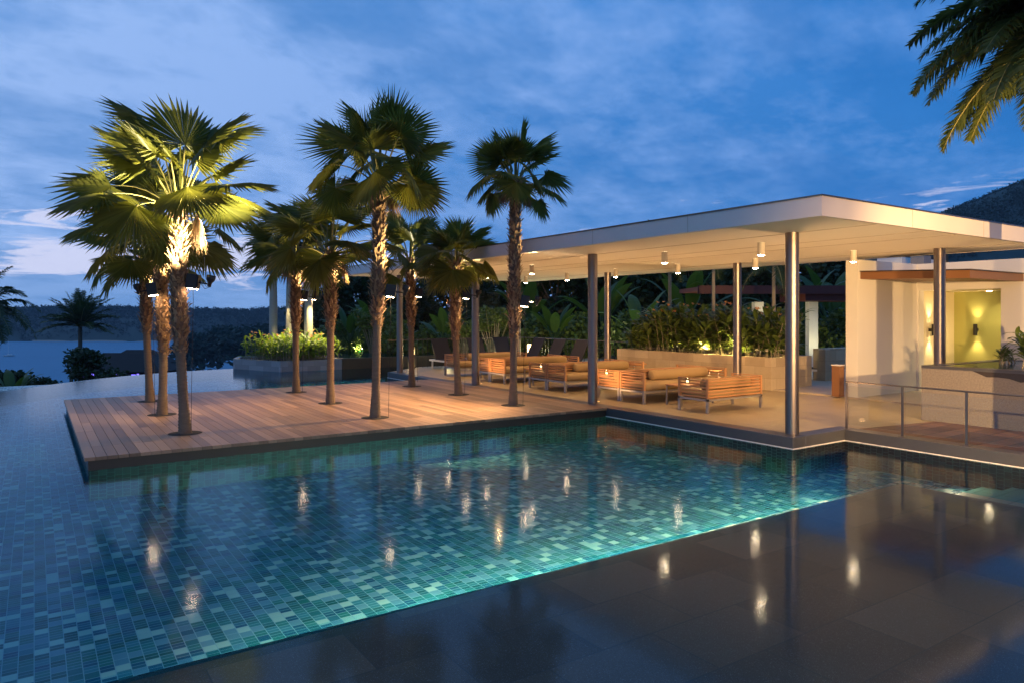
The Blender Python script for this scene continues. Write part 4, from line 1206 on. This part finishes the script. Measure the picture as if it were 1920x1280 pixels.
# background trees
def bushy(seed, h, r, n=16, per=150, size=.28):
    rg = random.Random(seed); mb = MB(); st = MB()
    st.tube([(0, 0, 0), (.1, .05, h * .35), (.0, .1, h * .6)], [.16, .12, .07], 7)
    for i in range(n):
        a = rg.uniform(0, 2 * pi); q = r * rg.uniform(.15, .85); z = h * rg.uniform(.12, .92); q *= 1.15 - .55 * z / h
        c = (cos(a) * q, sin(a) * q, z); st.tube([(0, .05, z * .55), c], [.04, .012], 4); clump(mb, c, r * rg.uniform(.28, .46), per, rg, size, .75)
    return mb, st
gT = 'dark trees standing behind the terrace'
treesp = []
for s in (1, 2, 3):
    mb, st = bushy(s + 60, 5.2, 2.4, 22, 190, .30)
    treesp.append((mb, st))
tp = [None] * 3
TR = [(600, 46, 4.6, 'left of the far column, at the end of the pool planter'), (655, 42, 5.0, 'above the basin'), (705, 45, 5.2, 'behind the front middle palm'), (760, 40, 4.8, 'directly behind the farthest column'),
      (815, 43, 5.2, 'behind the upright lit banana leaf'), (870, 40, 5.2, 'behind the third column'), (925, 42, 5.4, 'behind the pale-stemmed shrub'), (985, 40, 5.6, 'behind the slim right-hand deck palm'),
      (1040, 38, 5.8, 'behind the railing corner'), (1090, 41, 6.2, 'behind the second column'), (1140, 40, 7.15, 'its top peeping over the roof left of centre'), (1195, 39, 6.4, 'behind the end of the sandstone planter'),
      (1240, 41, 7.4, 'its thin top peeping over the roof at the centre'), (1300, 39, 6.8, 'behind the lit middle of the planter'), (1360, 40, 6.8, 'behind the dark red pergola'), (1420, 38, 6.6, 'behind the white pergola post'),
      (1480, 40, 6.6, 'behind the nearest column'), (1545, 38, 6.4, 'in the gap beside the white building'), (1840, 60, 6.2, 'above the white wall at the right'), (1930, 62, 6.0, 'at the right edge above the white wall')]
rg = random.Random(77)
for i, (px, d, h, lab) in enumerate(TR):
    p = WP(px, d); s = h / 5.2; j = i % 3; lab = 'dark leafy tree ' + lab
    z = -.5
    if tp[j] is None:
        t = thing('dark_tree', lab, 'tree', (p.x, p.y, z), 0, gT); mb, st = treesp[j]; mb.build('crown', M['leafdark'], t); st.build('trunk', M['trunk'], t); t.scale = (s,) * 3; tp[j] = t
    else: dup(tp[j], (p.x, p.y, z), rg.uniform(0, 6), lab, s)
# bushes along the terrace foot
BP = [(640, 36, 1.9), (690, 39, 2.2), (745, 33, 1.9), (800, 34, 1.8), (865, 34, 1.7), (960, 33, 1.9), (1010, 33, 2.1), (1080, 33, 2.2), (1170, 32, 2.3), (1240, 32, 2.4), (1330, 32, 2.5), (1420, 31, 2.5), (1490, 31, 2.4), (1540, 28, 1.8), (1570, 30, 2.3)]
bl = ['beside the upper basin', 'behind the upper basin', 'behind the farthest column', 'behind the leftmost lounger', 'between the third column and the railing', 'behind the railing right of the slim palm', 'behind the corner lantern',
      'behind the second column', 'at the far end of the sandstone planter', 'behind the planter, left part', 'behind the planter under the pergola', 'before the white pergola post', 'right of the nearest column', 'in the gap, low and lit', 'in the gap close to the building']
b0 = None
for (px, d, h), lab in zip(BP, bl):
    p = WP(px, d); lab = 'dark round bush ' + lab
    if b0 is None:
        mb, st = bushy(90, 2.0, 1.5, 18, 130, .2)
        b0 = thing('garden_bush', lab, 'bush', (p.x, p.y, -.3), 0, 'dark bushes behind the terrace'); mb.build('foliage', M['leaf'], b0); st.build('stems', M['trunk'], b0); b0.scale = (h / 2,) * 3
    else: dup(b0, (p.x, p.y, -.3), rg.uniform(0, 6), lab, h / 2)
# slim lit palm stems behind the planter
for (px, d, seed, lab) in ((1256, 24.5, 51, 'slim garden palm with a lit pale stem behind the left part of the planter'), (1338, 24, 52, 'slim garden palm with a reddish stem, left of the second garden column'), (1451, 22, 53, 'slim garden palm with a lit stem just left of the nearest column')):
    p = WP(px, d); feather_palm('slim_palm', (p.x, p.y, 0), 4.3 if px < 1400 else 3.6, 1.3, 9, seed, lab, trunk_r=.055, trunk_mat='stem', shaft=False, els=(70, -40), ll=.4, nl=26, group=None)
# foreground bushes beyond infinity edge
for (px, d, h, lab) in ((25, 33, 3.7, 'dark bush at the left edge just beyond the pool rim'), (70, 37, 3.0, 'dark bush beyond the rim between the left edge and the coconut palm'), (225, 40, 2.3, 'dark bush beyond the rim right of the coconut palm'), (165, 42, 4.3, 'dark bush at the foot of the coconut palm'), (95, 40, 2.6, 'low dark bush beyond the pool rim, left of the coconut palm')):
    p = WP(px, d); o = dup(tp[1], (p.x, p.y, -4.2), rg.uniform(0, 6), lab, h / 5.2 * 1.0); o['group'] = 'dark bushes beyond the pool rim'; o.name = 'rim_bush'; o['category'] = 'bush'
p = WP(20, 31); b = dup(bp, (p.x, p.y, -2.9), 1.0, 'broad-leaved plant poking over the pool rim at the left edge', .9); b.name = 'banana_plant'; b['group'] = 'banana plants in the dark garden'

# huts down the slope
def hut(label, loc, w, d, h, hr, rz, lit):
    t = thing('beach_hut', label, 'hut', loc, rz, 'dark hip-roofed huts down the slope')
    mb = MB(); mb.rings([[(-w, -d, h), (w, -d, h), (w, d, h), (-w, d, h)], [(-w * .45, -.05, h + hr), (w * .45, -.05, h + hr), (w * .45, .05, h + hr), (-w * .45, .05, h + hr)]]); mb.build('roof', M['roofdark'], t)
    mb = MB()
    for x in (-w * .85, -w * .3, w * .3, w * .85):
        for y in (-d * .85, d * .85): mb.box(x - .1, y - .1, -6, x + .1, y + .1, h)
    mb.box(-w * .9, -d * .3, -6, w * .9, d * .9, h - .05); mb.build('wall', M['roofdark'], t)
    if lit:
        mb = MB(); r = random.Random(4)
        for k in range(14):
            x = -w * .8 + k * w * .115
            if r.random() < .8: mb.box(x, -d * .84, h - .42 + r.uniform(-.1, .1), x + r.uniform(.15, .5), -d * .83, h - .25 + r.uniform(-.05, .1))
        mb.build('string_lights', M['ledv'], t)
    return t
p = WP(235, 62); hut('dark hip-roofed hut with violet-blue lights below its eaves', (p.x, p.y, -3.9), 4.2, 2.2, 1.1, 1.5, -R(YAW), True)
p = WP(262, 92); hut('smaller dark hut roof farther down the slope, unlit', (p.x, p.y, -5.5), 3.8, 2.2, 1.4, 1.6, -R(YAW), False)
# moored sailing boat on the bay
p = WP(17, 480); bt = thing('sailing_boat', 'small white sailing boat moored on the bay at the left', 'boat', (p.x, p.y, -26), .4)
mb = MB(); mb.rings([[(-3.2, 0, .1), (-2.6, -.7, .1), (2, -.8, .1), (2.8, -.5, .1), (2.8, .5, .1), (2, .8, .1), (-2.6, .7, .1)], [(-4, 0, 1.1), (-2.8, -1.1, 1), (2, -1.2, .9), (3.1, -.8, .9), (3.1, .8, .9), (2, 1.2, .9), (-2.8, 1.1, 1)]]); mb.build('hull', M['whitepl'], bt)
mb = MB(); mb.box(-1, -.5, 1, 1.6, .5, 1.6); mb.build('cabin', M['whitepl'], bt)
mb = MB(); mb.tube([(-.6, 0, 1), (-.6, 0, 11)], .09, 5); mb.build('mast', M['whitepl'], bt)

# pergola
p = WP(1500, 27); pg = thing('garden_pergola', 'dark red flat-roofed pergola with white posts behind the planter', 'pergola', (p.x, p.y, 0), -R(YAW))
mb = MB(); mb.box(-4.2, -1.2, 2.85, 3.2, 1.6, 3.0); mb.box(-4.2, -1.25, 2.75, 3.2, -1.2, 3.05); mb.box(-.2, -1.0, 2.5, 3.2, 1.5, 2.8); mb.build('roof', M['redwood'], pg)
for x in (-1.6, .45):
    mb = MB(); mb.box(x - .17, -.17, 0, x + .17, .17, 2.48); mb.build('post', M['white'], pg)

# ------------------------------------------------------------------ tree-mounted floodlights
def make_flood(label):
    t = thing('tree_floodlight', label, 'floodlight', group='black floodlights strapped to the palms')
    mb = MB(); mt = Matrix.Rotation(R(8), 4, 'Y'); mb.box(-.09, -.07, -.12, .09, .07, .12, mt, bev=.0); mb.box(.09, -.06, -.10, .105, .06, .11, mt); mb.build('housing', M['black'], t)
    mb = MB(); mb.tube([(.08, 0, -.02), (.20, 0, -.04), (.26, 0, -.05)], .014, 6); mb.tube([(-.09, 0, 0), (-.16, 0, 0)], .02, 6); mb.build('arm', M['black'], t)
    mb = MB(); mb.sm = True; mt = Matrix.Translation((.29, 0, .0)) @ Matrix.Rotation(R(12), 4, 'Y')
    mb.lathe([(.03, -.10), (.035, -.03), (.07, .02), (.075, .10), (.066, .102), (.05, .05)], 16, M=mt, caps=False); h = mb.build('head', M['black'], t)
    mb = MB(); mb.lathe([(.055, .07), (.055, .075)], 16, M=mt); mb.build('lens', M['lens'], h)
    mb = MB(); mb.box(-.06, -.05, -.131, .08, .05, -.124, Matrix.Rotation(R(8), 4, 'Y')); mb.build('down_lens', M['lens2'], t)
    mb = MB(); mb.tube([(.0, 0, -.12), (.0, 0.01, -.3), (-.01, 0, -1.0), (-.03, .01, -1.8), (-.04, .02, -2.5)], .004, 5); mb.tube([(.12, 0, -.03), (.2, .0, -.13), (.28, 0, -.1)], .005, 4); mb.build('cable', M['black'], t)
    return t
# (x, y, z, rotation) beside the trunks
FL = [((2.22, 12.93, 2.56), -.6, 'black floodlight box with an arm on the right of the nearest palm'),
      ((1.95, 15.6, 2.50), pi - .5, 'black floodlight between the nearest palm and the shaggy one'),
      ((5.80, 12.9, 2.47), -.5, 'black floodlight on the right of the front middle palm'),
      ((5.80, 18.3, 2.5), -.5, 'black floodlight on the back middle palm, before the planter'),
      ((8.95, 18.0, 2.62), -.5, 'black floodlight on the palm with the white-lit trunk top'),
      ((9.0, 15.45, 2.52), -.5, 'black floodlight on the short palm before the third column'),
      ((9.02, 12.92, 2.30), -.5, 'black floodlight with a glowing lens on the slim right-hand palm'),
      ((9.75, 29.4, 2.75), -.5, 'black floodlight on the royal palm farthest right in the planter')]
f0 = None
for (l, rz, lab) in FL:
    if f0 is None: f0 = make_flood(lab); f0.location = l; f0.rotation_euler = (0, 0, rz)
    else: dup(f0, l, rz, lab)
Y2 = (1, .74, .34)
# up beams into the crowns
lamp('SPOT', 'crown_beam', (2.75, 12.35, 2.5), (2.12, 13.1, 4.9), 2400, (1, .80, .44), .05, 84, .6)
lamp('SPOT', 'crown_beam', (1.65, 12.5, 2.45), (2.0, 13.3, 4.9), 1100, (1, .80, .44), .05, 84, .6)  # added fill without a fixture, brightens the nearest crown from below
lamp('SPOT', 'crown_beam', (2.5, 18.1, 2.5), (2.2, 18.5, 3.9), 800, Y2, .04, 80, .6)
lamp('SPOT', 'crown_beam', (2.4, 15.4, 2.6), (2.1, 15.8, 3.9), 300, Y2, .04, 90, .6)
lamp('SPOT', 'crown_beam', (5.95, 12.6, 2.65), (5.5, 13.1, 4.7), 330, Y2, .04, 90, .8)
lamp('SPOT', 'crown_beam', (5.95, 15.3, 2.6), (5.6, 15.7, 4.0), 220, Y2, .04, 110, .8)
lamp('SPOT', 'crown_beam', (5.95, 18.1, 2.6), (5.6, 18.4, 4.0), 220, Y2, .04, 110, .8)
lamp('SPOT', 'crown_beam', (9.2, 17.85, 2.72), (8.75, 18.15, 4.0), 520, (1, .84, .55), .04, 75, .6)
lamp('SPOT', 'crown_beam', (9.2, 15.3, 2.6), (8.8, 15.6, 3.9), 150, Y2, .04, 90, .8)
lamp('SPOT', 'crown_beam', (9.15, 12.75, 2.9), (8.75, 13.1, 5.2), 150, Y2, .04, 50, .8)
# trunk-grazing beams
lamp('SPOT', 'trunk_beam', (2.42, 15.35, 2.72), (2.16, 15.76, 1.3), 190, (1, .66, .30), .03, 70, .7)
lamp('SPOT', 'trunk_beam', (9.15, 12.80, 2.36), (8.86, 13.05, 1.75), 260, (1, .74, .40), .03, 80, .7)
lamp('SPOT', 'trunk_beam', (5.90, 12.75, 2.3), (5.55, 12.98, 1.6), 70, (1, .62, .3), .03, 80, .7)
lamp('SPOT', 'trunk_beam', (9.15, 15.3, 2.4), (8.86, 15.56, 1.4), 80, (1, .66, .3), .03, 80, .7)
# beams washing the deck towards the left
for (x, y, pw) in ((8.5, 13.15, 1300), (8.55, 15.7, 620), (8.5, 18.3, 500), (5.25, 15.95, 260)):
    lamp('SPOT', 'deck_beam', (x, y, 2.5), (x - 2.6, y + .1, 0), pw, (1, .59, .25), .03, 115, .9)
lamp('SPOT', 'deck_beam', (9.2, 14.3, 3.0), (7.6, 14.2, 0), 50, (1, .60, .30), .06, 120, 1)
# royal palms and canna
lamp('SPOT', 'planter_beam', (9.8, 28.9, 2.7), (9.3, 28.6, .4), 800, (1, .80, .36), .05, 120, .8)
lamp('SPOT', 'planter_beam', (8.75, 29.9, 2.5), (8.1, 28.9, .4), 260, (1, .80, .36), .05, 110, .8)
# garden uplights in the sandstone planter
ug = thing('garden_spotlight', '', 'garden light', group='small glowing garden spots among the planter leaves')
mb = MB(); mb.sm = True; mb.lathe([(.03, 0), (.035, .06), (.045, .12), (.04, .12)], 14, caps=False); mb.build('housing', M['black'], ug)
mb = MB(); mb.lathe([(.037, .10), (.037, .105)], 14); mb.build('lens', M['lens'], ug)
G = [((16.5, 14.35, .82), 'glowing garden spot low among the leaves, left of the garden-side column'), ((16.5, 13.15, .82), 'glowing garden spot at the planter edge behind the garden-side column'), ((17.2, 12.3, .82), 'garden spot at the near end of the planter'), ((17.0, 15.9, .82), 'garden spot in the far half of the planter')]
for i, (l, lab) in enumerate(G):
    if i == 0: ug.location = l; ug['label'] = lab
    else: dup(ug, l, None, lab)
    lamp('POINT', 'garden_glow', (l[0], l[1], l[2] + .30), None, 150 if i < 3 else 80, (1, .76, .26), .04)
# fill lights added to brighten the bananas, with spot fixtures added at each
gn = ['beyond the upper basin', 'under the upright banana leaf', 'at the pale-stemmed shrub', 'behind the dark loungers', 'behind the stone planter', 'between the two far columns', 'in the gap beside the white building', 'at the foot of the white pergola post']
for (px, d, z, pw) in ((668, 35.5, .2, 45), (840, 29.5, .5, 26), (930, 29, .4, 22), (1045, 28.5, .5, 30), (1260, 27, 1.0, 60), (1120, 29.5, .6, 40), (1540, 26, .6, 20), (1440, 26, 1.0, 40)):
    p = WP(px, d); lamp('POINT', 'garden_fill', (p.x, p.y, z), None, pw * 2.2, (.95, .85, .45), .025)
    dup(ug, (p.x, p.y, z - .12), None, 'small added fill spot in the dark garden, ' + gn.pop(0))

# site floodlights standing behind the camera on the near side of the terrace
fx = thing('site_floodlight', 'floodlight on a short pole at the near side of the pool', 'floodlight', (8.2, -1.75, ZW - .045))
mb = MB(); mb.tube([(0, 0, 0), (0, 0, 2.7)], .03, 8); mb.build('pole', M['black'], fx)
mb = MB(); mb.box(-.15, -.22, 2.7, .15, -.1, 2.95); mb.build('housing', M['black'], fx)
lamp('SPOT', 'site_beam', (8.2, -1.6, 2.65), (18.0, 9.5, 1.3), 6600, (1, .60, .24), .05, 66, .6)
lamp('SPOT', 'site_beam', (5.0, -.3, 2.5), (18.2, 9.0, 1.3), 3300, (1, .60, .24), .05, 60, .6)
lamp('SPOT', 'paving_beam', (7.0, -1.8, 3.0), (4.0, 2.4, ZW), 1900, (1, .62, .28), .1, 110, 1)

# underwater lamps on the shelf wall
uw = thing('underwater_lamp', '', 'pool lamp', group='round underwater lamps in the pool walls')
mb = MB(); mb.sm = True; mb.lathe([(.09, 0), (.09, .03), (.06, .035)], 20, M=Matrix.Rotation(R(-90), 4, 'X')); mb.build('ring', M['railsteel'], uw)
for i in range(8):
    X = .6 + i * 1.2
    lab = 'round underwater lamp, %s from the left in the wall of the dark shelf' % ['first', 'second', 'third', 'fourth', 'fifth', 'sixth', 'seventh', 'eighth'][i]
    if i == 0: uw.location = (X, 4.976, -.42); uw['label'] = lab
    else: dup(uw, (X, 4.976, -.42), None, lab)
    lamp('SPOT', 'underwater_beam', (X, 5.04, -.43), (X, 6.9, -.85), [25, 150, 360, 480, 520, 520, 500, 400][i], (1.0, .84, .52), .02, 120, 1)
lamp('SPOT', 'step_beam', (11.68, 5.3, -.30), (10.2, 3.9, -.42), 30, (1, .80, .5), .03, 130, 1)

# ------------------------------------------------------------------ evening air
m, nt, out = newmat('evening_haze')
nt.l.new(nt.node('ShaderNodeVolumePrincipled', {'Color': (.62, .78, 1.0), 'Density': .00016, 'Anisotropy': .2}).outputs[0], out.inputs['Volume'])
mb = MB(); mb.box(-1000, -1000, -75, 1000, 1000, 260)
o = mb.build('haze', m); tag(o, 'thin blue evening haze over the bay', 'haze', None, 'stuff')
